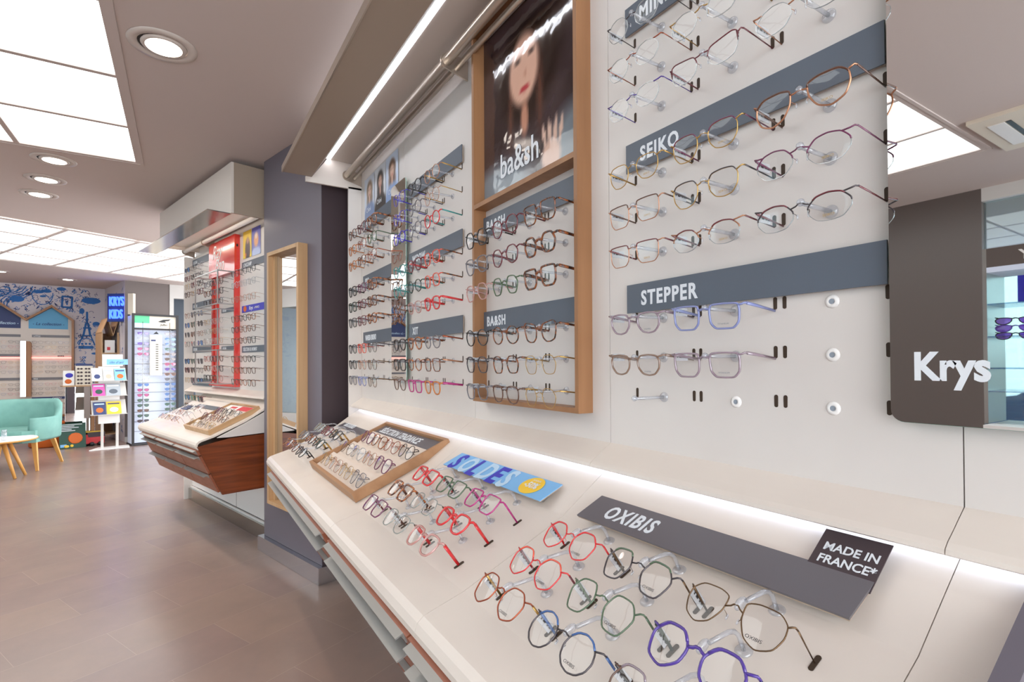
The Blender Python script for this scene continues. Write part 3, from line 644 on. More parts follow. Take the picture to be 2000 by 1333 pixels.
gR = {(2, 0, 0): ('oval', 'rimless', 'purple', None, .052, .038), (2, 1, 0): ('oval', 'rimless', 'copper', None, .052, .038), (2, 2, 0): ('oval', 'rimless', 'gunmetal', None, .052, .040),
      (2, 0, 1): ('cat', 'half', 'burgundy', None, .053, .036), (2, 1, 1): ('oval', 'rimless', 'gold', None, .052, .038), (2, 0, 2): ('oval', 'rimless', 'rose_gold', None, .052, .038), (2, 2, 1): ('oval', 'rimless', 'silver', None, .052, .038),
      (1, 2, 0): ('panto', 'metal', 'gold', None, .050, .042), (1, 2, 1): ('panto', 'metal', 'gold', 'plum', .051, .042), (1, 2, 2): ('aviator', 'metal2', 'rose_gold', 'brown', .052, .042),
      (1, 1, 0): ('square', 'metal', 'rose_gold', 'brown', .051, .040), (1, 1, 1): ('panto', 'metal', 'gold', 'gunmetal', .051, .042), (1, 1, 2): ('oval', 'half', 'plum', None, .053, .038),
      (1, 0, 0): ('square', 'metal', 'rose_gold', 'burgundy', .050, .038), (1, 0, 1): ('oval', 'half', 'rose_gold', 'burgundy', .052, .036), (1, 0, 2): ('oval', 'half', 'gunmetal', 'burgundy', .053, .036),
      (0, 2, 0): ('panto', 'acetate', 'clear_mauve', None, .050, .037), (0, 2, 1): ('square', 'acetate', 'slate_blue', None, .051, .038), (0, 1, 0): ('panto', 'acetate', 'clear_brown', None, .050, .037), (0, 1, 1): ('square', 'acetate', 'clear_mauve', None, .051, .038)}
for (gi, r, c), sp in gR.items():
    lg = {1: ('SEIKO', 'gold_ink', .0052), 0: (('TITANIUM' if c else 'STEPPER'), 'grey_ink', .0040), 2: None}[gi]
    if lg and lg[1] not in M: mat('gold_ink', 'b9995c', .4); mat('grey_ink', '85858c', .4)
    put('R', gi, r, c, sp, ('lower ', 'middle ', 'upper ')[gi]+W1, logo=lg, colw=('left', 'middle', 'right'))
add_peg('R', x_of('R', 0), ZB[0]); add_peg('R', x_of('R', 1), ZB[0], hole=True)
for r in range(3): add_peg('R', x_of('R', 2), ZB[0]+r*.082, hole=True)
add_peg('R', x_of('R', 2), ZB[2]+.082)
gF = {(1, 2): [('hex', 'acetate', 'black', None), ('geo', 'acetate', 'burgundy', None), ('square', 'acetate', 'tortoise', None)], (1, 1): [('panto', 'acetate', 'grey', None), ('geo', 'acetate', 'burgundy', None), ('hex', 'bold', 'tortoise', None)],
      (1, 0): [('penta', 'acetate', 'clear_pink', None), ('penta', 'acetate', 'green', None), ('square', 'bold', 'tortoise', None)], (0, 2): [('round', 'acetate', 'black', None), ('round', 'acetate', 'tortoise', None), ('cat', 'acetate', 'tortoise', None)],
      (0, 1): [('hex', 'acetate', 'gunmetal', None), ('hex', 'acetate', 'tortoise', None), ('hex', 'metal', 'gold', None)], (0, 0): [('hex', 'acetate', 'grey', None), ('panto', 'acetate', 'brown', None), ('penta', 'metal', 'gold', None)]}
for (gi, r), l in gF.items():
    for c, (s, st, co, c2) in enumerate(l): put('F', gi, r, c, (s, st, co, c2, .052, .045), ('lower', 'upper')[gi]+' block inside the oak frame')
gM = {(2, 2): [('panto', 'metal2', 'royal_blue'), ('round', 'acetate', 'black'), ('round', 'metal2', 'rose_gold')], (2, 1): [('panto', 'metal2', 'royal_blue'), ('round', 'acetate', 'grey'), ('penta', 'metal', 'rose_gold')], (2, 0): [('round', 'acetate', 'royal_blue'), ('geo', 'acetate', 'grey'), ('round', 'acetate', 'red')],
      (1, 2): [('panto', 'acetate', 'teal'), ('panto', 'bold', 'burgundy'), ('panto', 'acetate', 'coral')], (1, 1): [('panto', 'acetate', 'teal'), ('geo', 'acetate', 'dark_green'), ('hex', 'acetate', 'coral')], (1, 0): [('panto', 'acetate', 'tortoise'), ('panto', 'acetate', 'clear_pink'), ('panto', 'bold', 'red')],
      (0, 2): [('panto', 'bold', 'black'), ('aviator', 'bold', 'honey'), ('round', 'acetate', 'grey')], (0, 1): [('square', 'bold', 'black'), ('geo', 'acetate', 'honey'), ('square', 'acetate', 'tortoise')], (0, 0): [('panto', 'acetate', 'brown'), ('square', 'bold', 'magenta'), ('panto', 'bold', 'amber')]}
tM = {(2, 2, 2): 'gold', (2, 1, 2): 'gold', (2, 0, 2): 'teal', (1, 2, 2): 'tortoise', (1, 1, 2): 'tortoise', (1, 0, 2): 'red', (0, 2, 2): 'copper', (0, 1, 2): 'rose_gold', (0, 0, 2): 'magenta', (1, 2, 1): 'red', (1, 1, 1): 'teal'}
for (gi, r), l in gM.items():
    for c, (s, st, co) in enumerate(l):
        x = x_of('Mx', c); z = ZB[gi]+r*.082
        glasses(FA @ T((x, -.087, z-.0005)), s, .050, .042, st, co, label=f"{desc(co, None, s, st)} glasses, {('bottom','middle','top')[r]} row, {('left','middle','right')[c]} column, {('lowest','middle','highest')[gi]} block right of narrow mirror", tcol=tM.get((gi, r, c)))
        add_peg('Mx', x, z)
gL = {(2, 2): [('panto', 'acetate', 'tortoise'), ('cat', 'acetate', 'burgundy'), ('square', 'bold', 'honey')], (2, 1): [('panto', 'acetate', 'amber'), ('panto', 'metal2', 'copper'), ('panto', 'acetate', 'green')], (2, 0): [('round', 'acetate', 'amber'), ('panto', 'acetate', 'honey'), ('panto', 'metal2', 'copper')],
      (1, 2): [('square', 'bold', 'black'), ('panto', 'acetate', 'plum'), ('square', 'bold', 'honey')], (1, 1): [('square', 'bold', 'dark_green'), ('panto', 'acetate', 'burgundy'), ('square', 'bold', 'tortoise')], (1, 0): [('square', 'acetate', 'black'), ('square', 'acetate', 'burgundy'), ('panto', 'bold', 'honey')],
      (0, 2): [('panto', 'acetate', 'black'), ('square', 'acetate', 'coral'), ('panto', 'metal2', 'gunmetal')], (0, 1): [('hex', 'acetate', 'black'), ('panto', 'metal2', 'rose_gold'), ('panto', 'metal2', 'bronze')], (0, 0): [('panto', 'acetate', 'grey'), ('round', 'acetate', 'slate_blue'), ('panto', 'metal2', 'bronze')]}
for (gi, r), l in gL.items():
    for c, (s, st, co) in enumerate(l):
        x = x_of('Lx', c); z = ZB[gi]+r*.082-(.0 if gi < 2 else .003)
        glasses(FA @ T((x, -.087, z-.0005)), s, .050, .042, st, co, label=f"{desc(co, None, s, st)} glasses, {('bottom','middle','top')[r]} row, {('left','middle','right')[c]} column, {('lowest','middle','highest')[gi]} block under the portraits")
        add_peg('Lx', x, z)
# ---- worktop: glasses standing on bent clear pegs, temples dropped into slots
TS = [.142, .221, .303]
def wt_glasses(fr, x, r, spec, label, owner, logo=None, lod=1, dz=0, tcol=None, c2=None):
    s, st, co = spec[:3]; w, h = (spec[3], spec[4]) if len(spec) > 3 else (.050, .043)
    mw = fr @ T((x, -.063, TS[r]-.014)) @ Rx(15)
    glasses(mw, s, w, h, st, co, L=.0655, drop=.0035, spread=.0013, label=label, logo=logo, tcol=tcol, c2=c2)
    if owner is not None: obj('peg', gmesh(('peg_bent',), peg_wt), 'acrylic', owner, fr_loc(fr, owner) @ T((x, 0, TS[r]+.056)))
def fr_loc(fr, owner): return owner.matrix_world.inverted() @ fr
bpy.context.view_layer.update()
def owner_of(x):
    for t, a, b in wl:
        if a <= x < b: return t
def wt_slots(fr, owner, xs):
    def sm():
        mb = MB(); slot_geo(mb, 0, 0, h=.0125, y=-.0012); mb.mi = [0]*len(mb.mi); return mb
    for x in xs:
        for tt in TS:
            for s in (-1, 1): obj('temple_slot', gmesh(('temple_slot',), sm), 'slot', owner, fr_loc(fr, owner) @ T((x+s*.0745, 0, tt+.004)))
for x0_ in (-.575, -1.225, -2.58):
    d = {}
    for c in range(3):
        x = x0_+(c-1)*PITCH; d.setdefault(owner_of(x), []).append(x)
    for ow, xs in d.items(): wt_slots(WA, ow, xs)
gO = [[('geo', 'metal2', 'copper'), ('round', 'metal2', 'gunmetal'), ('hex', 'metal2', 'brown')], [('geo', 'metal2', 'red'), ('penta', 'metal2', 'green'), ('geo', 'acetate', 'purple')], [('geo', 'metal2', 'red'), ('penta', 'metal2', 'gunmetal'), ('aviator', 'metal', 'bronze')]]
oc2 = {(0, 1): 'blue', (1, 0): 'coral', (2, 0): 'red', (1, 2): 'purple', (0, 2): 'clear_mauve', (2, 1): 'green'}
otc = {(0, 1): 'blue', (1, 1): 'green', (2, 1): 'bronze', (2, 2): 'bronze', (0, 0): 'gold', (2, 0): 'red', (1, 0): 'burgundy', (1, 2): 'dark_green', (0, 2): 'black'}
mat('black_ink', '3a3638', .5)
for r in range(3):
    for c in range(3):
        sp = gO[r][c]; x = -.575+(c-1)*PITCH
        wt_glasses(WA, x, r, sp+(.052, .049), f"{desc(sp[2], None, sp[0], sp[1])} glasses on the near worktop, {('front','middle','back')[r]} row, {('left','middle','right')[c]} column", owner_of(x), logo=('OXIBIS', 'black_ink', .0062), tcol=otc.get((r, c)), c2=oc2.get((r, c)))
gS = [[('square', 'acetate', 'plum'), ('panto', 'metal2', 'clear_grey'), ('panto', 'bold', 'clear_pink')], [('square', 'bold', 'honey'), ('hex', 'metal2', 'clear_grey'), ('panto', 'bold', 'red')], [('square', 'bold', 'red'), ('square', 'acetate', 'green'), ('square', 'acetate', 'magenta')]]
stc = {(0, 2): 'red', (1, 2): 'red', (2, 2): 'magenta', (0, 0): 'burgundy', (0, 1): 'brown', (2, 1): 'dark_green', (1, 1): 'honey'}
sc2 = {(0, 2): 'pink', (1, 2): 'coral'}
for r in range(3):
    for c in range(3):
        sp = gS[r][c]; x = -1.225+(c-1)*PITCH
        wt_glasses(WA, x, r, sp+(.051, .043), f"{desc(sp[2], None, sp[0], sp[1])} glasses below the blue sale sign, {('front','middle','back')[r]} row, {('left','middle','right')[c]} column", owner_of(x), tcol=stc.get((r, c)), c2=None)
gG = [[('panto', 'acetate', 'honey'), ('panto', 'acetate', 'tortoise'), ('round', 'acetate', 'black')], [('panto', 'acetate', 'grey'), ('panto', 'bold', 'tortoise'), ('panto', 'bold', 'dark_green')], [('square', 'bold', 'clear_grey'), ('square', 'bold', 'burgundy'), ('square', 'bold', 'black')]]
for r in range(3):
    for c in range(3):
        sp = gG[r][c]; x = -2.58+(c-1)*PITCH
        wt_glasses(WA, x, r, sp+(.050, .043), f"{desc(sp[2], None, sp[0], sp[1])} glasses at far end of near worktop, {('front','middle','back')[r]} row, {('left','middle','right')[c]} column", owner_of(x), tcol='gold' if (r, c) in ((1, 2), (2, 2)) else None)
# signs on the worktop
sign(WA, -.83, .367, .512, .0745, 'OXIBIS', 'long slate board lying on the near worktop above the coloured glasses', size=.052, m_='slate_dark', sx=.68, tx=.055, out=.028)
t = thing('sign', 'dark card printed with three white words, behind the long slate board', 'sign', WA @ T((-.402, -.024, .421)) @ Rx(12))
MB().box(0, .085, -.0008, .0008, 0, .082).build('card', 'recess', t)
text('MADE IN', t, 'letter', .009, -.0014, .046, .0195, 'lettering', bold=.0004, sx=.9, ex=.0002); text("FRANCE*", t, 'letter', .009, -.0014, .024, .0195, 'lettering', bold=.0004, sx=.9, ex=.0002)
t = thing('sale_sign', 'blue sale sign with a yellow oval lying on the near worktop', 'sign', WA @ T((-1.477, -.026, .368)))
MB().box(0, .513, 0, .002, 0, .072).build('face_plate', 'sky_blue', t); MB().box(.001, .512, .0022, .0045, .001, .071).build('backing', 'sign_edge', t); MB().box(.46, .49, .0047, .0255, .02, .04).box(.03, .06, .0047, .0255, .02, .04).build('clip', 'alu', t)
for k, ch in enumerate('SOLDES'):
    sz = .108; x = .028+k*.057
    text(ch, t, 'royal' if k in (0, 2, 4) else 'pale_blue', x, -.0006-.0002*(k % 2), -.002, sz*.92, 'letter', bold=.0035, sx=[.84, .72, .92, .78, .92, .84][k], ex=.0001)
MB().prism([(.435+.038*math.cos(R(a)), .036+.033*math.sin(R(a))) for a in range(0, 360, 12)], 'y', -.0016, -.0009).build('oval', 'yellow', t)
text("-50%", t, 'letter', .435, -.0022, .026, .030, 'lettering', bold=.0008, sx=.82, align='CENTER', ex=.0001); text("JUSQU'À", t, 'letter', .435, -.0022, .053, .008, 'lettering', align='CENTER', ex=.0001)
t = thing('sign', 'flat slate board at the far end of the near worktop, partly behind the oak tray', 'sign', WA @ T((-2.81, -.008, .372)))
MB().box(0, .50, 0, .003, 0, .066).build('face_plate', 'slate_dark', t); text('GIGI STUDIOS', t, 'letter', .05, -.0006, .016, .046, 'lettering', sx=.58, bold=.0006)
# oak tray
def ordn(i): return ['first', 'second', 'third', 'fourth'][i]
def tray(fr, x0, x1, z0, z1, label, title, specs, wood, where, printed=False):
    t = thing('tray', label, 'tray', fr @ T((x0, 0, z0)))
    w, d, H_, k = x1-x0, z1-z0, .034, .012
    for nm, bx in (('front_wall', (0, w, 0, k)), ('back_wall', (0, w, d-k, d))): MB().box(bx[0], bx[1], -H_, -.001, bx[2], bx[3]).build(nm, wood, t)
    for bx in ((0, k), (w-k, w)): MB().box(bx[0], bx[1], -H_, -.001, k, d-k).build('side_wall', wood, t)
    MB().box(k, w-k, -.006, -.001, k, d-k).build('base', 'beige_felt', t)
    hd = .062
    s = MB().box(k, w-k, -.022, -.018, d-k-hd, d-k-.002).build('title_card', 'slate_dark' if not printed else 'paper', t)
    if title: text(title, s, 'letter', .05, -.0225, d-k-hd+.012, .050, 'lettering', sx=.80, bold=.0008)
    if printed:
        MB().box(w*.5, w-k-.03, -.0235, -.0222, d-k-hd+.004, d-k-.006).build('card_print', 'red_print', s); MB().box(w*.2, w*.4, -.0235, -.0222, d-k-hd+.02, d-k-.02).build('card_print', 'red_print', s)
    step = (d-2*k-hd)/3
    for r in range(3):
        za = k+r*step
        MB().prism([(-.006, za+.002), (-.012, za+.004), (-.026, za+step-.002), (-.006, za+step-.001)], 'x', k+.002, w-k-.002).build('card_step', 'beige_felt', t)
    for r in range(3):
        nc = len(specs[r])
        for c in range(nc):
            sp = specs[r][c]; xx = x0+w*(.16+(.62 if nc == 3 else .70)*c/(nc-1)); zz = z0+k+(r+.55)*step
            glasses(fr @ T((xx, -.044-.0012*c, zz)) @ Rx(28) @ Rz(rnd.uniform(-5, 5)), sp[0], .052, .047, sp[1], sp[2], label=f"{desc(sp[2], None, sp[0], sp[1])} glasses in the {where}, {('front','middle','back')[r]} row, {ordn(c)} from the left", folded=True, tagged=False)
    return t
tray(WA, -2.287, -1.643, .112, .478, 'oak tray of glasses with a slate title strip on the near worktop', 'SÉLECTION TENDANCE',
     [[('round', 'metal', 'gold'), ('panto', 'metal', 'rose_gold'), ('hex', 'metal', 'gold'), ('panto', 'metal2', 'grey')], [('round', 'metal', 'bronze'), ('panto', 'metal2', 'silver'), ('hex', 'metal', 'rose_gold'), ('panto', 'acetate', 'plum')], [('panto', 'acetate', 'plum'), ('panto', 'acetate', 'honey'), ('round', 'metal2', 'copper'), ('round', 'metal2', 'dark_metal')]], 'oak_tray', 'near oak tray')
# ================================================================ FAR UNIT (turned 15 degrees)
t = thing('display_end_board', 'white end board and leg at the far end of the far eyewear wall', 'end board', FB)
MB().box(-2.615, -2.597, -.075, -.001, .001, 2.164).build('board', 'laminate', t)
t = thing('far_plinth', 'polished metal plinth strip along the floor under the far white wall', 'plinth', FB)
MB().box(-2.59, -.90, -.045, -.016, .001, .10).build('strip', 'chrome_brushed', t); MB().box(-2.59, -.90, -.03, -.016, .1005, .115).build('top_lip', 'white', t)
struct(MB().box(-2.59, -.895, -.015, .012, .12, .70).box(-1.535, -1.53, -.0155, -.0151, .12, .4, 1).build('trim_4', ['white', 'joint'], mw=FB))
FS_ = [(-2.596, -2.055, 'far end of the far eyewear wall, behind sunglasses'), (-2.053, -1.482, 'middle of the far eyewear wall, behind the red display'), (-1.480, -.9, 'near end of the far eyewear wall beside the mauve column')]
fp = []
for a, b, lb in FS_:
    t = thing('wall_panel', 'white display panel at the '+lb, 'wall panel', FB); MB().box(a, b, -.008, .012, 1.0, 2.164).build('board', 'laminate', t); fp.append(t)
for k, (a, b) in enumerate([(-2.596, -1.48), (-1.479, -.895)]):
    tag(MB().prism(led_prof, 'x', a, b).build('ledge', 'worktop', None, FB @ T((0, -.009, 0))), 'cream sloping ledge above the far worktop, '+['far end', 'beside the mauve column'][k], 'ledge')
# canopy box with polished underside
t = thing('canopy', 'pale boxed canopy with mirror-polished underside above the far eyewear wall', 'canopy', FB)
MB().box(-2.5, -.85, -.286, -.272, 2.165, 2.49).build('fascia', 'warm_white', t); MB().box(-.865, -.85, -.2715, .012, 2.165, 2.49).build('end_cheek', 'soffit', t); MB().box(-2.5, -2.486, -.2715, .012, 2.20, 2.49).build('end_cheek', 'warm_white', t)
MB().box(-2.486, -.866, -.2715, .012, 2.470, 2.489).build('top_board', 'warm_white', t)
MB().prism([(-2.6, -.42), (-.865, -.42), (-.865, -.2865), (-2.6, -.2865)], 'z', 2.158, 2.164).build('polished_lip', 'chrome_brushed', t)
MB().box(-2.485, -.866, -.2715, -.01, 2.235, 2.245).build('recessed_soffit', 'white', t)
mat('led_soft', 'fff6ea', .4, emit=5)
MB().box(-2.45, -.9, -.262, -.246, 2.230, 2.2345).build('light_diffuser', 'led_soft', t)
t = thing('display_rail', 'white rail tube on oval brackets along the top of the far eyewear wall', 'rail', FB)
MB().tube([(-2.55, -.088, 2.20), (-.9, -.088, 2.20)], .0165, .0165, 12, up=(0, 0, 1)).build('tube', 'white', t)
for x in (-2.54, -2.03): MB().prism([(-.09+.022*math.cos(a), 2.20+.026*math.sin(a)) for a in [math.pi/2+k*math.pi/8 for k in range(9)]]+[(-.009, 2.153), (-.009, 2.226)], 'x', x-.003, x+.003).build('bracket', 'tube', t)
# red display
TR = -.047
t = thing('red_display', 'glossy red brand display with white script and wire cages on the far wall', 'display stand', FB)
MB().box(-2.046, -1.480, TR, -.0085, 1.905, 2.182).build('header', 'red', t); MB().box(-1.496, -1.480, TR, -.0085, 1.03, 1.904).build('side_fin', 'red', t)
MB().box(-2.046, -2.0, TR+.02, -.0085, 1.06, 1.904).build('strip', 'red', t); MB().box(-1.965, -1.925, TR+.02, -.0085, 1.06, 1.904).build('strip', 'red', t); MB().box(-2.046, -1.497, TR, -.0085, 1.03, 1.055).build('base_bar', 'red', t)
text('Ray', t, 'white', -1.96, TR-.0012, 2.05, .15, 'script_lettering', shear=.35, sx=.95, bold=.0012); text('Ban', t, 'white', -1.90, TR-.0012, 1.945, .14, 'script_lettering', shear=.35, sx=.95, bold=.0012)
MB().box(-1.4795, -1.4785, -.034, -.022, 2.09, 2.11).build('small_label', 'black', t)
for z0, z1 in ((1.651, 1.897), (1.348, 1.612), (1.057, 1.308)):
    c = MB(); r_ = .004; X0, X1, Y0, Y1 = -1.998, -1.491, -.106, TR
    Z0 = z0; Z1 = z1
    for x in (X0, X1):
        for z in (Z0, Z1): c.box(x-r_, x+r_, Y0-.05, Y1-.001, z-r_, z+r_)
    for x in (X0, X1): c.box(x-r_, x+r_, Y0-.05-2*r_, Y0-.05, Z0-r_, Z1+r_)
    for z in (Z0, Z1): c.box(X0, X1, Y0-.05-2*r_, Y0-.05, z-r_, z+r_)
    c.build('wire_cage', 'alu', t)
# signs
def fsign(x, z, w, h, s, lb, size=.04, m_='slate', yo=-.0085):
    t = thing('sign', lb, 'sign', FB @ T((x, yo, z))); MB().box(0, w, -.004, -.0005, 0, h).build('face_plate', m_, t)
    if s: text(s, t, 'letter', .03, -.0048, (h-size*.73)/2, size, 'lettering', sx=.62, bold=.0006)
    return t
for k, z in enumerate((2.082, 1.692, 1.306, .988)): fsign(-2.592, z-(.0 if k < 3 else -.03), .50, .058, 'RAY-BAN', ['highest', 'second highest', 'third highest', 'lowest'][k]+' grey board at the far end of the far wall', yo=-.0085)
fsign(-1.86, 1.612, .33, .034, 'RAY-BAN', 'grey board between top and middle wire cages of the red display', size=.03); fsign(-1.86, 1.311, .33, .034, 'RAY-BAN', 'grey board between middle and lowest wire cages of the red display', size=.03)
fsign(-1.43, 1.912, .50, .048, 'LONGCHAMP', 'top grey board right of the red display'); s = fsign(-1.43, 1.585, .50, .05, '', 'blue printed board right of the red display', m_='royal')
text('Krys', s, 'white', .14, -.0048, .014, .036, 'lettering', bold=.0006); text('x PRINCE', s, 'white', .23, -.0048, .017, .022, 'lettering'); MB().prism([(.06+.03*math.cos(R(a)), .026+.022*math.sin(R(a))) for a in range(0, 360, 30)], 'y', -.0049, -.0041).build('emblem', 'orange', s)
fsign(-1.43, 1.288, .50, .048, 'SÉLECTION DU MOMENT', 'lowest grey board right of the red display', size=.036)
def poster_pair():
    t = thing('poster_pair', 'yellow and blue photo cards side by side at the top right of the far wall', 'poster', FB @ T((-1.41, -.0085, 1.985)))
    def y(u, v): c = mixc(hx('f0d84a'), hx('e8c030'), v); c = mixc(c, hx('3a2c3c'), ell_(u, v, .55, .3, .35, .5, .3)); c = mixc(c, hx('b98a70'), ell_(u, v, .55, .62, .13, .13, .3)); return mixc(c, hx('d87838'), ell_(u, v, .3, .12, .12, .1, .5))
    def bl(u, v): c = mixc(hx('4a4aa8'), hx('7a86c8'), 1-v); c = mixc(c, hx('e0a070'), ell_(u, v, .5, .55, .3, .3, .3)); c = mixc(c, hx('f0d8c8'), ell_(u, v, .5, .68, .18, .12, .4)); return mixc(c, hx('b8c8ee'), ell_(u, v, .5, .1, .6, .2, .3))
    obj('photograph', picture(.155, .2, 14, 18, y), 'print', t, T((0, -.002, 0))); obj('photograph', picture(.155, .2, 14, 18, bl), 'print', t, T((.163, -.002, 0)))
poster_pair()
def farg(x, z, s, st, co, lens, label, mw=None, y=-.1, name='eyeglasses', L=.09):
    return simple_glasses(mw if mw is not None else FB @ T((x, y-.009, z)), s, .050, .041, st, co, lens, label, None, name=name, cat='sunglasses' if name == 'sunglasses' else 'eyeglasses', L=L)
def ordn(i): return ['first', 'second', 'third', 'fourth', 'fifth', 'sixth', 'seventh', 'eighth', 'ninth', 'tenth', 'eleventh', 'twelfth', 'thirteenth', 'fourteenth', 'fifteenth', 'sixteenth', 'seventeenth', 'eighteenth', 'nineteenth', 'twentieth'][i]
CW = ('left', 'middle', 'right')
zs = [2.03, 1.955, 1.885, 1.815, 1.635, 1.552, 1.47, 1.39, 1.243, 1.168, 1.083, .935, .862]
cc = ['black', 'tortoise', 'gold', 'dark_metal', 'honey', 'burgundy', 'silver', 'brown']; ll = ['sun_black', 'sun_brown', 'lens', 'sun_grey', 'sun_blue', 'sun_green']
for i, z in enumerate(zs):
    for c in range(3):
        co = cc[(i*5+c*3) % 8]; s = ['round', 'aviator', 'square', 'panto', 'hex'][(i+c*2) % 5]; st = 'metal2' if 4 <= i < 8 or co in ('gold', 'silver', 'dark_metal') else 'bold'
        le = ll[(i*2+c) % 6] if i >= 4 else ('sun_blue' if (i, c) == (0, 0) else 'lens')
        farg(-2.40+c*.17, z, s, st, co, le, f"{co.replace('_',' ')} glasses at far end of far wall, {ordn(i)} row from the top, {CW[c]} column", name='eyeglasses')
for g, (z0, nm) in enumerate(((1.70, 'top'), (1.40, 'middle'), (1.11, 'lowest'))):
    for r in range(3):
        for c in range(3):
            co = [['black', 'tortoise', 'grey'], ['clear', 'clear_grey', 'gold'], ['black', 'tortoise', 'clear_pink']][g][(r+c) % 3]
            farg(-1.90+c*.145, z0+r*.075, ['square', 'panto', 'hex'][(r+c) % 3], 'bold' if g != 1 else 'metal2', co, 'lens', f"{co.replace('_',' ')} glasses in the {nm} wire cage, {('bottom','middle','top')[r]} row, {CW[c]}", y=-.1)
zr = [[1.678, 1.783, 1.867], [1.382, 1.462, 1.539], [1.089, 1.173, 1.253]]
for g in range(3):
    for r in range(3):
        for c in range(3):
            co = [['gold', 'tortoise', 'clear_pink'], ['honey', 'tortoise', 'black'], ['rose_gold', 'clear_pink', 'black']][g][(2*r+c) % 3] if g else ['black', 'honey', 'tortoise', 'brown'][(r+c) % 4]
            if g == 2: co = ['rose_gold', 'silver', 'black'][r]
            farg(-1.30+c*.15, zr[2-g][r] if False else [zr[2], zr[1], zr[0]][g][r], ['panto', 'round', 'square'][(r+c) % 3], 'metal2' if co in ('gold', 'rose_gold', 'silver') else 'acetate', co, 'lens', f"{co.replace('_',' ')} glasses right of the red display, {('lowest','middle','highest')[g]} block, {('bottom','middle','top')[r]} row, {CW[c]}", y=-.1)
# far worktop
wfs = [(-2.28, -2.02), (-2.018, -.86)]
for k, (a, b) in enumerate(wfs):
    t = thing('worktop', 'cream sloping worktop on the far unit, '+['short far segment', 'long segment holding an oak tray'][k], 'worktop', FB)
    MB().prism(wt_prof, 'x', a, b).build('top', 'worktop', t)
    if k == 0: wfar0 = t
    else: wfar = t
MB().prism([(-.37, .745), (-.30, .742), (-.04, .75), (-.04, .905), (-.196, .825)], 'x', -.8595, -.845).build('end_filler', 'laminate', wfar)
cabinet(FB @ T((0, 0, 0)), -2.20, -.86, 3, 'walnut drawer cabinet with aluminium pulls on the far unit, its end panel facing the camera', hw=(.018, .028, .028))
bpy.context.view_layer.update()
t = thing('sign', 'grey board lying on the far worktop behind the glasses', 'sign', WB @ T((-2.02, -.006, .355))); MB().box(0, .46, 0, .003, 0, .068).build('face_plate', 'slate', t); text('RAY-BAN', t, 'letter', .05, -.0006, .018, .042, 'lettering', sx=.62, bold=.0006)
for r in range(3):
    for c in range(3):
        co = ['clear_pink', 'gold', 'rose_gold', 'clear', 'copper', 'silver', 'clear_grey', 'black', 'clear_pink'][r*3+c]
        farg(0, 0, ['round', 'hex', 'panto'][c], 'metal2', co, 'lens', f"{co.replace('_',' ')} glasses on the far worktop, {('front','middle','back')[r]} row, {CW[c]}", mw=WB @ T((-1.93+c*.165, -.063, TS[r]-.014)) @ Rx(15), L=.066)
tray(WB, -1.40, -.905, .10, .44, 'oak tray of glasses with red printed cards on the far worktop', '', [[('round', 'metal', 'gold'), ('panto', 'metal', 'bronze'), ('panto', 'metal2', 'gold')], [('square', 'acetate', 'burgundy'), ('hex', 'acetate', 'honey'), ('panto', 'acetate', 'tortoise')], [('square', 'acetate', 'plum'), ('panto', 'acetate', 'black'), ('round', 'metal2', 'black')]], 'oak_light', 'far oak tray', printed=True)
tag(MB().box(-2.2, -2.04, -.006, -.002, .30, .36).build('blue_card', 'navy', None, WB), 'small blue card on the far end segment of the far worktop', 'card')
# ---- framed mirror on the column
t = thing('mirror', 'tall pale oak framed mirror hanging on the mauve column', 'mirror', FP)
x0, x1, z0, z1 = -.603, -.181, .345, 1.888; k = .022; D = .057
MB().box(x0, x0+k, -D, -.001, z0, z1).build('side_bar', 'oak_light', t); MB().box(x1-k, x1, -D, -.001, z0, z1).build('side_bar', 'oak_light', t)
MB().box(x0+k, x1-k, -D, -.001, z0, z0+k).build('bottom_bar', 'oak_light', t); MB().box(x0+k, x1-k, -D, -.001, z1-k, z1).build('top_bar', 'oak_light', t)
MB().box(x0+k, x1-k, -.014, -.001, z0+k, z1-k).build('glass', 'mirror', t)
MB().box(x0+k, x0+k+.03, -.03, -.0145, z0+k, z1-k).build('inner_slip', 'oak_light', t)
# ================================================================ KIOSK of sunglasses
kb = atz(258, 872, 0); FKi = frame((kb[0], kb[1], 0), tuple(nB), tuple(b_), (0, 0, 1))
t = thing('display_cabinet', 'tall black framed lit sunglasses cabinet by the brown wall', 'display cabinet', FKi)
W, H_, D = .6, 1.97, .30
for x in (0, W-.028):
    for y in (0, D-.028): MB().box(x, x+.028, y, y+.028, .022, H_).build('post', 'black_matt', t)
MB().box(-.01, W+.01, -.02, D+.02, .001, .021).build('base_plate', 'black_matt', t); MB().box(.028, W-.028, 0, .02, H_-.028, H_).build('top_rail', 'black_matt', t); MB().box(.028, W-.028, 0, .02, 1.735, 1.755).build('middle_rail', 'black_matt', t)
mat('kiosk_glow', 'c3cbdc', .4, emit=.10)
MB().box(.03, W-.03, .10, .13, .03, 1.733).build('back_panel', 'kiosk_glow', t)
for z in [k*.145+.2 for k in range(10)]: MB().box(.035, W-.035, .094, .0995, z, z+.004).build('shelf_line', 'black_matt', t)
for x in (0, W): MB().box(x-.001 if x else -.004, x+.004 if x else -.0005, .03, D-.03, .03, H_-.03).build('side_light', 'kiosk_glow', t)
hd = MB().box(.03, W-.03, .03, .05, 1.756, H_-.029).build('header_panel', 'cream', t); MB().box(.03, .22, .022, .0295, 1.757, H_-.03).build('green_photo', 'green_print', hd); MB().box(.03, .22, .018, .0215, 1.757, 1.83).build('pale_band', 'pale_blue', hd)
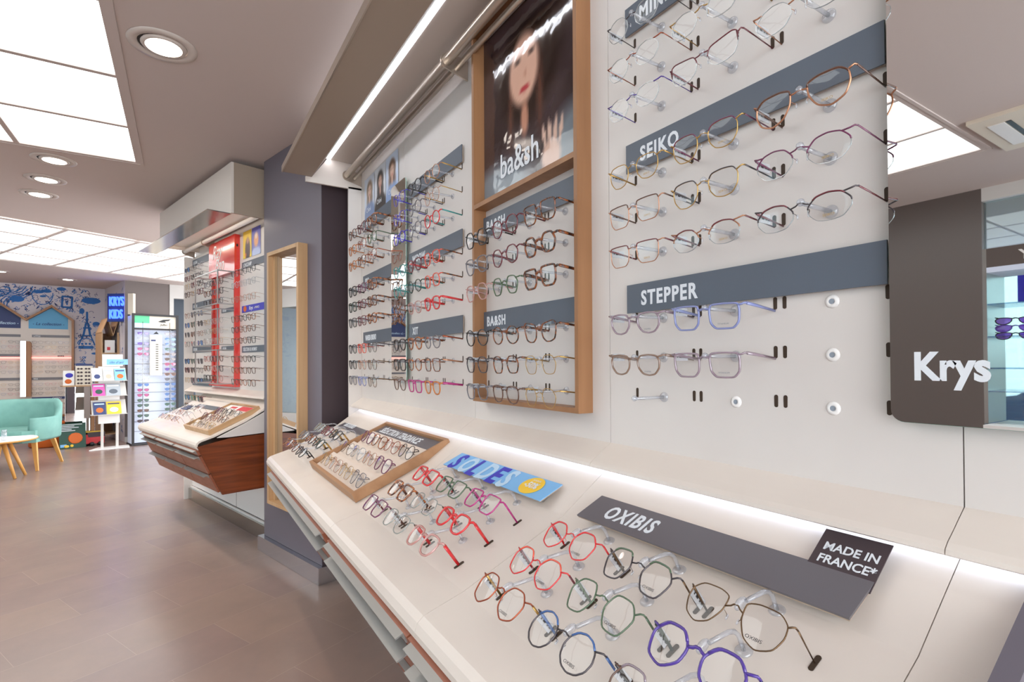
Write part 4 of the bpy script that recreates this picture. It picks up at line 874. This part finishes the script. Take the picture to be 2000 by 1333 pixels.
MB().prism([(.33, 1.86), (.40, 1.895), (.50, 1.905), (.47, 1.88), (.42, 1.87), (.44, 1.855), (.38, 1.85)], 'y', .024, .0295).build('emblem', 'black', hd); text('Julbo', hd, 'black', .36, .0285, 1.80, .045, 'lettering', shear=.3, bold=.0008)
cdp = MB().box(.225, .385, .02, .03, 1.04, 1.655).build('price_card', 'cream', t)
for k in range(12): MB().box(.30, .335, .0185, .0198, 1.12+k*.035, 1.132+k*.035).build('printed_row', 'black', cdp)
MB().box(.24, .30, .0185, .0198, 1.56, 1.585).build('blue_band', 'navy', cdp); MB().prism([(.27, 1.67), (.31, 1.71), (.34, 1.67)], 'y', .02, .03).build('hook', 'black', t)
for x in (.135, .487): MB().tube([(x, .02, .18), (x, .02, 1.85)], .004, .004, 6, up=(1, 0, 0)).build('rod', 'alu', t)
mx_ = [('purple', 'sun_violet'), ('clear', 'lens'), ('purple', 'sun_violet'), ('burgundy', 'sun_pink'), ('magenta', 'sun_pink'), ('clear', 'lens'), ('clear', 'lens'), ('clear_grey', 'lens'), ('clear', 'lens'), ('clear', 'lens'), ('slate_blue', 'sun_blue'), ('plum', 'sun_pink'), ('burgundy', 'sun_pink'), ('dark_green', 'sun_green'), ('dark_green', 'sun_green'), ('brown', 'sun_brown'), ('dark_green', 'sun_green'), ('plum', 'sun_black')]
rx_ = [('clear_pink', 'lens'), ('teal', 'sun_blue'), ('clear_grey', 'sun_blue'), ('teal', 'sun_green'), ('clear_pink', 'sun_brown'), ('brown', 'sun_brown'), ('coral', 'sun_pink'), ('plum', 'sun_violet'), ('amber', 'sun_brown'), ('brown', 'sun_grey'), ('blue', 'sun_blue'), ('blue', 'sun_blue'), ('slate_blue', 'sun_blue'), ('blue', 'sun_blue'), ('teal', 'sun_green'), ('green', 'sun_green'), ('teal', 'sun_green'), ('red', 'sun_green')]
for ci, (x, L_, nm) in enumerate(((.135, mx_, 'left'), (.487, rx_, 'right'))):
    for i, (co, le) in enumerate(L_):
        simple_glasses(FKi @ T((x, -.012, 1.685-i*.077)), 'aviator', .056, .040, 'acetate', co, le, f"{co.replace('_',' ')} sports sunglasses, {ordn(i)} from the top on the {nm} rod of the lit cabinet", None, name='sunglasses', cat='sunglasses', L=.022)
# ================================================================ MURAL AND CHILDREN'S WALL
def KD(x, y, off=0.):
    P = at(x, y, Q_-mi_*off, mi_); q = P-Q_; return (float(q @ md), float(P[2]))
ink = MB(); navy = MB()
def rib(pts, w, m=ink, y=-.002):
    pts = [np.array(p, float) for p in pts]
    for i in range(len(pts)-1):
        d = pts[i+1]-pts[i]; l = np.linalg.norm(d)
        if l < 1e-6: continue
        d /= l; n_ = np.array([-d[1], d[0]])*w/2; a, b, c, e = pts[i]-n_-d*w*.2, pts[i+1]-n_+d*w*.2, pts[i+1]+n_+d*w*.2, pts[i]+n_-d*w*.2
        m.add([(a[0], y, a[1]), (b[0], y, b[1]), (c[0], y, c[1]), (e[0], y, e[1])], [(0, 1, 2, 3)])
def blob(c, r, m=ink, n=14): m.add([(c[0]+r[0]*math.cos(2*math.pi*k/n), -.0021, c[1]+r[1]*math.sin(2*math.pi*k/n)) for k in range(n)], [tuple(range(n))])
def px(*l): return [KD(*p) for p in l]
# woman with flowing hair
hc = KD(83, 575)
blob(KD(75, 570), (.075, .028)); blob(KD(90, 569), (.07, .028)); blob(KD(83, 579), (.035, .016))
rib([(hc[0]+.13*math.cos(a), hc[1]+.17*math.sin(a)) for a in [math.pi*(.95+k*.1) for k in range(12)]], .012)
for k in range(9):
    rib([(hc[0]-.13-.055*k+.10*math.sin(j*.75+k*.5)-.03*j, hc[1]+.17-.02*k-.055*j+.03*math.sin(j*1.3+k)) for j in range(9)], .014)
    rib([(hc[0]+.10+.01*k-.1*j, hc[1]+.19+.012*k+.03*math.sin(j*.9+k*.4)) for j in range(8)], .011)
rib([(hc[0]-.2-.09*j, hc[1]+.24+.02*math.sin(j*2)) for j in range(6)], .06)
# eiffel tower and crown
rib(px((170, 610), (170, 632)), .03); rib(px((168, 632), (163, 655)), .03); rib(px((172, 632), (176, 655)), .03); rib(px((163, 641), (177, 641)), .025); rib(px((162, 656), (154, 674)), .02); rib(px((177, 656), (185, 674)), .02); rib(px((161, 656), (179, 656)), .02)
cc_ = KD(168, 672); rib([(cc_[0]+.11*math.cos(a), cc_[1]+.09*math.sin(a)) for a in [math.pi*k/10 for k in range(11)]], .014); rib([(cc_[0]-.09, cc_[1]-.06), (cc_[0]+.09, cc_[1]-.06)], .05)
for k in range(3): blob((cc_[0]-.05+.05*k, cc_[1]), (.018, .018))
# framed picture, speech bubble, bird, eye
a, b, c, d = px((122, 579), (141, 581), (140, 601), (121, 600)); rib([a, b, c, d, a], .028); rib(px((128, 588), (131, 596), (133, 588)), .012)
q = KD(178, 588); blob(q, (.13, .055)); rib([(q[0]-.1+.02*k, q[1]+.006*(-1)**k) for k in range(11)], .008, navy)
for p, r in [(KD(33, 584), (.09, .05)), (KD(120, 565), (.06, .03)), (KD(160, 608), (.035, .05)), (KD(188, 633), (.05, .035)), (KD(190, 655), (.05, .018)), (KD(187, 691), (.06, .02)), (KD(158, 712), (.09, .018)), (KD(160, 720), (.05, .03)), (KD(120, 850), (.08, .05)), (KD(128, 838), (.05, .02))]: blob(p, r)
rib(px((8, 560), (18, 562), (20, 570), (12, 576), (0, 577)), .02); rib(px((0, 568), (8, 572)), .015)
rr_ = random.Random(3)
for k in range(900):                                                          # small doodles filling the wall
    x = rr_.uniform(-2.2, -.01); z = rr_.uniform(.0, 2.5) if x > -.40 else rr_.choice([rr_.uniform(1.9, 2.5), rr_.uniform(0.02, .34)])
    a = rr_.uniform(0, 6.28); s = rr_.uniform(.02, .07); kd = rr_.random()
    if kd < .5: rib([(x+s*math.cos(a)*j/5+.016*math.sin(j*1.6+a), z+s*math.sin(a)*j/5+.016*math.cos(j*1.5)) for j in range(7)], rr_.uniform(.005, .010), rr_.choice([ink, navy]))
    elif kd < .75: rib([(x+s*.5*math.cos(w), z+s*.4*math.sin(w)) for w in [j*.7+a for j in range(rr_.randint(4, 9))]], .006, rr_.choice([ink, navy]))
    elif kd < .9: blob((x, z), (s*.22, s*.15), rr_.choice([ink, navy]), 8)
    else: rib([(x, z), (x+s, z), (x+s*.5, z+s*.8), (x, z)], .006)
def clipz(mb):
    keep = []
    for f in mb.f:
        if all(.01 < mb.v[i][2] < 2.515 and mb.v[i][0] < -.005 for i in f): keep.append(f)
    mb.f = keep; mb.mi = [0]*len(keep); mb.sm = [False]*len(keep)
clipz(ink); clipz(navy)
i1 = MB(); i1.v = ink.v+navy.v; o_ = len(ink.v); i1.f = ink.f+[tuple(i+o_ for i in f) for f in navy.f]; i1.mi = [0]*len(ink.f)+[1]*len(navy.f); i1.sm = [False]*len(i1.f)
i1.build('mural_drawing', ['mural_ink', 'mural_navy'], mw_)
i2 = MB(); rr_ = random.Random(9)
def rib2(pts, w): rib(pts, w, i2)
for k in range(110):
    x = rr_.uniform(.08, sl-.08); z = rr_.uniform(.1, 2.45); a = rr_.uniform(0, 6); s = rr_.uniform(.02, .08)
    rib2([(x+s*math.cos(a)*j/5*.6+.016*math.sin(j*1.6+a), z+s*math.sin(a)*j/5+.016*math.cos(j*1.5)) for j in range(7)], rr_.uniform(.006, .014))
w2 = [o for o in COL.objects if o.name == 'wall_side'][0]; i2.build('mural_drawing', 'mural_ink', w2)
# blue neon sign
mat('neon_blue', '3558ff', .4, emit=2.2)
ng = at(208, 624, S_, b_)
ns = thing('neon_sign', 'glowing blue two-line lettering sign beside a white box on the mural wall', 'sign', frame((ng[0], ng[1]+.25, ng[2]), tuple(nB), tuple(b_), (0, 0, 1)) @ Rz(-50))
MB().box(-.02, .26, .0, .03, -.02, .42).build('backing', 'mural_navy', ns); text('KRYS', ns, 'neon_blue', .02, -.012, .23, .2, 'glowing_letters', sx=.52, bold=.003, ex=.01); text('KIDS', ns, 'neon_blue', .02, -.012, .03, .2, 'glowing_letters', sx=.52, bold=.003, ex=.01)
MB().box(.262, .40, .0, .05, -.02, .42).build('side_box', 'cream', ns)
# house-shaped display
kt = thing('glasses_showcase', 'oak framed double house shaped glasses display on the blue mural wall', 'display frame', FM)
outl = [(-1.63, .36), (-1.63, 1.97), (-1.30, 2.20), (-1.0, 1.955), (-.687, 2.19), (-.405, 1.955), (-.405, .36)]
def inset(pts, d):
    P = [np.array(p) for p in pts]; n = len(P); out = []; cxy = sum(P)/n
    for i in range(n):
        a = P[i]-P[i-1]; b = P[(i+1) % n]-P[i]; a /= np.linalg.norm(a); b /= np.linalg.norm(b); na = np.array([a[1], -a[0]]); nb_ = np.array([b[1], -b[0]]); m_ = na+nb_; m_ /= np.linalg.norm(m_); out.append(P[i]+m_*d/max(.3, m_ @ na))
    return [tuple(p) for p in out]
inn = inset(outl, .03)
n = len(outl)
for i in range(n):
    j = (i+1) % n; nm = ['side_bar', 'roof_bar', 'roof_bar', 'roof_bar', 'roof_bar', 'side_bar', 'bottom_bar'][i]
    MB().prism([outl[i], outl[j], inn[j], inn[i]], 'y', -.14, -.003).build(nm, 'oak', kt)
MB().prism(inn, 'y', -.03, -.004).build('back_board', 'warm_white', kt)
MB().prism([(-.975, 1.80), (-.975, 1.955), (-.687, 2.15), (-.487, 1.985), (-.487, 1.80)], 'y', -.036, -.0305).build('gable_card', 'house_blue', kt); MB().prism([(-1.50, 1.80), (-1.50, 2.03), (-1.30, 2.15), (-1.07, 1.965), (-1.07, 1.80)], 'y', -.036, -.0305).build('gable_card', 'navy', kt)
text('- La collection -', kt, 'mural_navy', -.93, -.0375, 1.86, .062, 'lettering', shear=.3, bold=.0008); text('- La collection -', kt, 'pale_blue', -1.49, -.0375, 1.86, .062, 'lettering', shear=.3, bold=.0008)
for x0, x1 in ((-.934, -.465), (-1.55, -1.07)):
    for z, s in ((1.66, 'LITTLE'), (.965, 'MISS')):
        bd = MB().box(x0, x1, -.040, -.031, z, z+.04).build('brand_board', 'slate_dark', kt); text(s, bd, 'letter', x0+.02, -.0408, z+.008, .028, 'lettering', bold=.0006)
text('IKKS', kt, 'black', -.62, -.0375, 1.345, .03, 'lettering', bold=.001, sx=1.4); bd = MB().box(-.934, -.465, -.040, -.031, .645, .685).build('brand_board', 'navy', kt); text('CATEAU', bd, 'letter', -.68, -.0408, .652, .03, 'lettering', bold=.0008)
mat('red_led', 'ff7a70', .4, emit=2.0)
MB().box(-1.58, -.44, -.045, -.031, 1.318, 1.330).build('red_light_line', 'red_led', kt); bd = MB().box(-1.55, -1.07, -.040, -.031, 1.345, 1.385).build('brand_board', 'slate_dark', kt)
for hi, (xs, nm) in enumerate((((-.86, -.70, -.54), 'right house'), ((-1.30, -1.14), 'left house'))):
    rows = [1.59, 1.512, 1.434, 1.265, 1.187, 1.109, .91, .835, .76, .58, .505]
    for i, z in enumerate(rows):
        for c, x in enumerate(xs):
            co = ['dark_metal', 'rose_gold', 'gunmetal', 'black', 'slate_blue', 'gold', 'pink'][(i*3+c*2+hi) % 7]
            farg(0, 0, 'panto', 'metal2' if co not in ('black', 'pink') else 'acetate', co, 'lens', f"tiny {co.replace('_',' ')} child's glasses, {ordn(i)} row, {(CW if len(xs)==3 else ('left','right'))[c]} column, {nm}", mw=FM @ T((x, -.078, z)), L=.046)
t = thing('mirror', 'narrow mirror on an oak board between the two display houses', 'mirror', FM)
MB().box(-1.065, -1.0, -.10, -.085, .70, 1.59).build('glass', 'mirror', t); MB().box(-1.065, -.995, -.0845, -.031, .70, 1.59).build('mount', 'oak', t); MB().prism([(-.998, .70), (-.936, .70), (-.936, 1.56), (-.96, 1.59), (-.998, 1.59)], 'y', -.10, -.031).build('oak_board', 'oak', t)
# narrow house shelf, box on it
cb = atz(196, 868, 0); FH = frame((cb[0]-.02, cb[1]+.30, 0), tuple(nB), tuple(b_), (0, 0, 1))
t = thing('bookcase', 'narrow oak shelf unit with twin pointed roofs left of the brown wall', 'shelf unit', FH)
W, D, H_ = .42, .5, 1.72
MB().box(0, .016, 0, D, .1, H_).build('side_panel', 'oak_light', t); MB().box(W-.016, W, 0, D, .1, H_+.05).build('side_panel', 'oak_light', t); MB().box(.016, W-.016, D-.012, D, .1, H_).build('back_panel', 'oak', t)
MB().box(.2, W-.016, -.0, .016, .1, H_+.0).build('front_panel', 'oak_light', t)
for z in (.1, .45, .9, 1.38): MB().box(.016, W-.016, .017, D-.012, z, z+.016).build('shelf', 'oak_light', t)
MB().prism([(0, H_), (.08, 1.95), (.15, H_-.03), (.24, 2.02), (W, H_+.05), (W, H_+.035), (.24, 1.995), (.15, H_-.055), (.08, 1.925), (.0, H_-.015)], 'y', 0, D).build('zigzag_roof', 'oak_light', t)
t = thing('box', 'small white carton with a red mark standing on the narrow oak shelf unit', 'box', FH @ T((.05, .06, 1.398))); MB().box(0, .13, 0, .1, 0, .20).build('carton', 'paper', t); MB().box(.03, .07, -.002, -.0005, .04, .09).build('mark', 'red_print', t)
# brochure stand
sb = atz(212, 876, 0); FT = frame((sb[0], sb[1], 0), tuple(nB), tuple(b_), (0, 0, 1))
t = thing('brochure_stand', 'white three tier brochure stand on an angular foot plate', 'brochure stand', FT)
MB().prism([(-.24, -.12), (.22, -.16), (.26, .10), (-.10, .12)], 'z', .001, .012).build('foot_plate', 'white', t)
for x in (-.075, .10): MB().box(x-.016, x+.016, -.015, .015, .0125, .36).build('leg', 'tile_edge', t)
MB().box(-.12, .13, -.012, .012, .36, 1.18).build('back_board', 'white', t)
TI = [(.50, .20), (.765, .18), (.98, .18)]
for z, h in TI: MB().box(-.22, .20, -.14, -.013, z-.008, z).build('tray_shelf', 'tile_edge', t); MB().prism([(-.13, z), (-.127, z), (-.03, z+h), (-.033, z+h)], 'x', -.21, .19).build('sloped_plate', 'tile_edge', t)
def leaflet(x, z, w, h, c1, c2, lb, c3='pale_blue'):
    l = thing('leaflet', lb, 'brochure', FT @ T((x, -.137, z+.001)) @ Rx(-24)); MB().box(0, w, -.002, 0, 0, h).build('cover', c1, l)
    MB().prism([(w*.5+w*.3*math.cos(R(a)), h*.35+h*.2*math.sin(R(a))) for a in range(0, 360, 30)], 'y', -.0028, -.0021).build('cover_picture', c2, l); MB().box(w*.1, w*.9, -.0027, -.0021, h*.78, h*.88).build('cover_title', c3, l)
leaflet(-.19, .50, .14, .19, 'navy', 'orange', 'dark leaflet with an orange picture on the lowest tier of the stand'); leaflet(-.04, .50, .17, .19, 'yellow', 'pale_blue', 'yellow leaflet on the lowest tier of the stand', 'navy')
leaflet(-.20, .765, .14, .18, 'magenta', 'dark_green', 'magenta leaflet on the middle tier of the stand'); leaflet(-.05, .765, .17, .18, 'grey_print', 'slate', 'grey leaflet on the middle tier of the stand', 'paper')
leaflet(-.21, .98, .12, .18, 'paper', 'navy', 'white leaflet at the left of the top tier'); leaflet(-.08, .98, .12, .18, 'paper', 'skin', 'white leaflet with a pink picture in the middle of the top tier', 'grey_print'); leaflet(.05, .98, .13, .18, 'sky_blue', 'orange', 'blue leaflet at the right of the top tier', 'navy')
t = thing('sign', 'white and blue rounded card standing on top of the brochure stand', 'sign', FT @ T((-.08, -.03, 1.185))); MB().box(0, .24, -.006, 0, 0, .17).build('card', 'paper', t); MB().box(.05, .30, -.009, -.0065, .02, .10).build('blue_label', 'sky_blue', t); text('clin d’œil', t, 'navy', .08, -.0095, .04, .045, 'lettering', shear=.3)
# side things: pink sheet, sunglasses card, mirror stand
ml = atz(160, 868, 0); FMi = frame((ml[0]-.02, ml[1]-.25, 0), tuple(nB), tuple(b_), (0, 0, 1))
t = thing('mirror', 'low standing mirror panel in front of the mural, a counter above it', 'mirror', FMi)
MB().box(-.14, .15, .02, .04, .12, .88).build('glass', 'mirror', t); MB().box(-.17, .22, .0, .25, .882, .90).build('counter_top', 'oak_light', t); MB().box(.155, .20, .0, .05, .0, .88).build('side_post', 'oak', t); MB().box(-.15, .155, .02, .20, 0, .10).build('foot', 'black_matt', t)
t = thing('sunglasses_card', 'dark card holding ten small sunglasses on the counter beside the stand', 'card', FMi @ T((-.02, .03, .9015))); MB().box(0, .2, 0, .012, 0, .32).build('card', 'cream', t); MB().box(0, .2, -.002, -.0005, .29, .32).build('top_band', 'navy', t)
for i in range(5):
    for j in range(2): MB().ell((.05+.09*j-.018, -.004, .03+.054*i), (.016, .003, .013)).ell((.05+.09*j+.018, -.004, .03+.054*i), (.016, .003, .013)).build('mini_sunglasses', 'recess', t)
t = thing('sign', 'white card with blue and orange shapes at the left of the counter', 'sign', FMi @ T((-.16, .05, .9015))); MB().box(0, .13, 0, .006, 0, .22).build('card', 'paper', t); MB().ell((.07, -.002, .15), (.045, .003, .035)).build('blue_shape', 'royal', t); MB().ell((.06, -.002, .06), (.04, .003, .035)).build('orange_shape', 'orange', t)
# picture board on the floor, toy truck, pouf
pb = atz(150, 867, 0); FPb = frame((pb[0], pb[1]-.55, 0), tuple(nB), tuple(b_), (0, 0, 1))
t = thing('picture_board', 'dark green printed board with white text leaning near the floor', 'sign', FPb @ T((-.10, .0, .002)) @ Rx(-8)); MB().box(-.02, .28, 0, .012, 0, .36).build('board', 'dark_green', t)
for k in range(5): MB().box(.0, [.24, .15, .2, .12, .16][k], -.002, -.0005, .335-k*.022, .345-k*.022).build('text_line', 'letter', t)
MB().ell((.16, -.004, .14), (.085, .003, .08)).build('picture', 'orange', t); MB().box(-.01, .06, -.002, -.0005, .02, .06).build('blue_label', 'sky_blue', t); MB().ell((.06, -.003, .03), (.03, .003, .02)).ell((.12, -.003, .035), (.02, .003, .02)).build('picture', 'yellow', t)
tp = atz(176, 872, 0)
t = thing('toy_truck', 'red toy fire truck with a dark top on the floor', 'toy', frame((tp[0], tp[1], 0), tuple(nB), tuple(b_), (0, 0, 1)) @ T((-.13, 0, 0)))
MB().prism([(0, .035), (0, .12), (.05, .17), (.10, .17), (.11, .13), (.30, .13), (.30, .035)], 'y', 0, .13).build('body', 'red_toy', t); MB().box(.10, .31, .01, .12, .131, .20).build('dark_box', 'recess', t); MB().box(.06, .30, .03, .10, .2015, .212).build('ladder', 'yellow', t)
for x in (.05, .15, .25):
    for y in (-.012, .142): MB().lathe([(.0005, -.01), (.03, -.01), (.03, .01), (.0005, .01)], c=(x, y, .031), axis='y', n=14).build('wheel', 'black', t)
pf = atz(94, 872, 0); t = thing('pouf', 'round orange pouf on the floor behind the green armchair', 'pouf', T((pf[0], pf[1], 0))); MB().lathe([(.0005, .001), (.20, .001), (.22, .02), (.22, .33), (.2, .36), (.0005, .365)], n=28).build('body', 'orange', t); MB().lathe([(.221, .17), (.223, .175), (.221, .18)], n=28).build('seam', 'red_toy', t)
# ---- armchair
def armchair():
    fr_, bk = atz(95, 917, 0), atz(116, 905, 0)
    cx_, cy_ = fr_[0]-.335, fr_[1]+.30
    t = thing('armchair', 'mint green velvet tub armchair with tapered wooden legs', 'armchair', T((cx_, cy_, 0)) @ Rz(-12))
    # shell: horseshoe wall from arm to arm
    N = 26; vs = []; fs = []
    for i in range(N+1):
        a = R(-52+284*i/N); c_, s_ = math.cos(a), math.sin(a)
        e = 2.6; rr = 1/((abs(c_)**e+abs(s_)**e)**(1/e)); bx, by = c_*rr, s_*rr
        back = max(0, math.sin(a)); top = .60+.19*min(1, max(0, (back-.15)/.55))**.8 if back > .15 else .60
        flare = 1+.04*back
        for (k, z) in ((1.0, .335), (1.03, .36), (1.04*flare, top-.02), (1.0*flare, top), (.93*flare, top-.005), (.88, top-.05), (.86, .44), (.84, .38)): vs.append((bx*.37*k, by*.36*k, z))
    m = 8
    for i in range(N):
        for j in range(m): a0 = i*m+j; a1 = i*m+(j+1) % m; fs.append((a0, a0+m, a1+m, a1))
    mb = MB().add(vs, fs, 0, True); mb.f += [tuple(range(m)), tuple(N*m+j for j in range(m))[::-1]]; mb.mi += [0, 0]; mb.sm += [False]*2; mb.build('backrest_shell', 'teal', t)
    pts = cut([(-.30, -.36), (.30, -.36), (.315, -.1), (.29, .2), (.15, .29), (-.15, .29), (-.29, .2), (-.315, -.1)], 1)
    MB().prism(pts, 'z', .37, .46).build('seat', 'teal', t); MB().prism([(p[0]*1.03, p[1]*1.0) for p in pts], 'z', .325, .365).build('seat_base', 'teal', t)
    for x, y, dx, dy in ((.28, -.28, .04, -.03), (-.28, -.28, -.04, -.03), (.25, .22, .07, .08), (-.25, .22, -.07, .08)): MB().tube([(x, y, .324), (x+dx, y+dy, .001)], .032, .027, 4, taper=[1, .55]).build('leg', 'leg_wood', t)
armchair()
tt = atz(28, 934, 0)
t = thing('coffee_table', 'small round table with pale top and splayed wooden legs at the left edge', 'coffee table', T((tt[0]-.20, tt[1]+.08, 0)))
MB().lathe([(.0005, .392), (.355, .392), (.375, .402), (.375, .412), (.0005, .4125)], n=40).build('table_top', 'leg_wood', t); MB().lathe([(.0005, .413), (.368, .413), (.368, .416), (.0005, .4165)], n=40).build('white_surface', 'paper', t)
for a in (10, 130, 250, -35): MB().tube([(.13*math.cos(R(a)), .13*math.sin(R(a)), .39), (.27*math.cos(R(a)), .27*math.sin(R(a)), .001)], .024, .024, 6, taper=[1, .6]).build('leg', 'leg_wood', t)
t = tag(MB().tube([(0, 0, 0), (0, 0, .11)], .022, .022, 12, up=(1, 0, 0)).build('glass_vase', 'acrylic', None, T((tt[0]-.06, tt[1]-.1, .4175))), 'slim clear glass standing on the small round table', 'glass')
# ================================================================ LEFT SIDE, seen in the big mirror
t = thing('display_window_unit', 'lit glass shelved sunglasses case with a white lettered header, seen in the mirror', 'display case', T((-1.62, .62, 0)))
MB().box(-.02, .0, -.55, .27, 1.645, 1.735).build('header', 'panel_dark', t)
o = obj('lettering', textmesh('OAKLEY', .062, 1.1, .0006, .0015, 0., 'LEFT', 1.35), 'white', t, T((.0015, -.16, 1.668)) @ Rz(90))
MB().box(-.25, -.0, .27, .285, .90, 1.735).build('side_frame', 'alu', t)
for z in (1.465, 1.31, 1.16, 1.05): MB().box(-.25, .0, -.55, .269, z, z+.006).build('glass_shelf', 'shelf_glass', t)
MB().box(-.26, -.251, -.55, .27, .9, 1.64).build('back_glass', 'glass', t)
MB().box(-.25, .0, -.55, .27, 1.62, 1.6445).build('lit_ceiling', 'kiosk_glow', t)
MB().box(-.25, .10, -.55, .262, .84, .90).build('white_counter', 'white', t)
for k, (y, z, w, h, c, lb) in enumerate([(.05, 1.471, .13, .13, 'royal', 'blue picture card of goggles on the upper glass shelf, seen in the mirror'), (-.10, 1.471, .11, .13, 'paper', 'white picture card beside the blue one, seen in the mirror'), (-.06, 1.316, .13, .135, 'navy', 'dark blue picture card on the second glass shelf, seen in the mirror')]):
    q = thing('picture_card', lb, 'card', T((-1.70, .62+y, z))); MB().box(0, .004, 0, w, 0, h).build('card', c, q); MB().ell((.006, w*.5, h*.5), (.003, w*.34, h*.22)).build('printed_picture', 'grey_print' if k != 1 else 'orange', q)
for k in range(3):
    simple_glasses(frame((-1.66, .80, 1.33+.035*k), (0, 1, 0), (-1, 0, 0), (0, 0, 1)), 'aviator', .056, .03, 'bold', ['black', 'purple', 'dark_metal'][k], 'sun_violet', f"dark sunglasses on the second glass shelf, {ordn(k)} from the bottom, seen in the mirror", None, name='sunglasses', cat='sunglasses', L=.1)
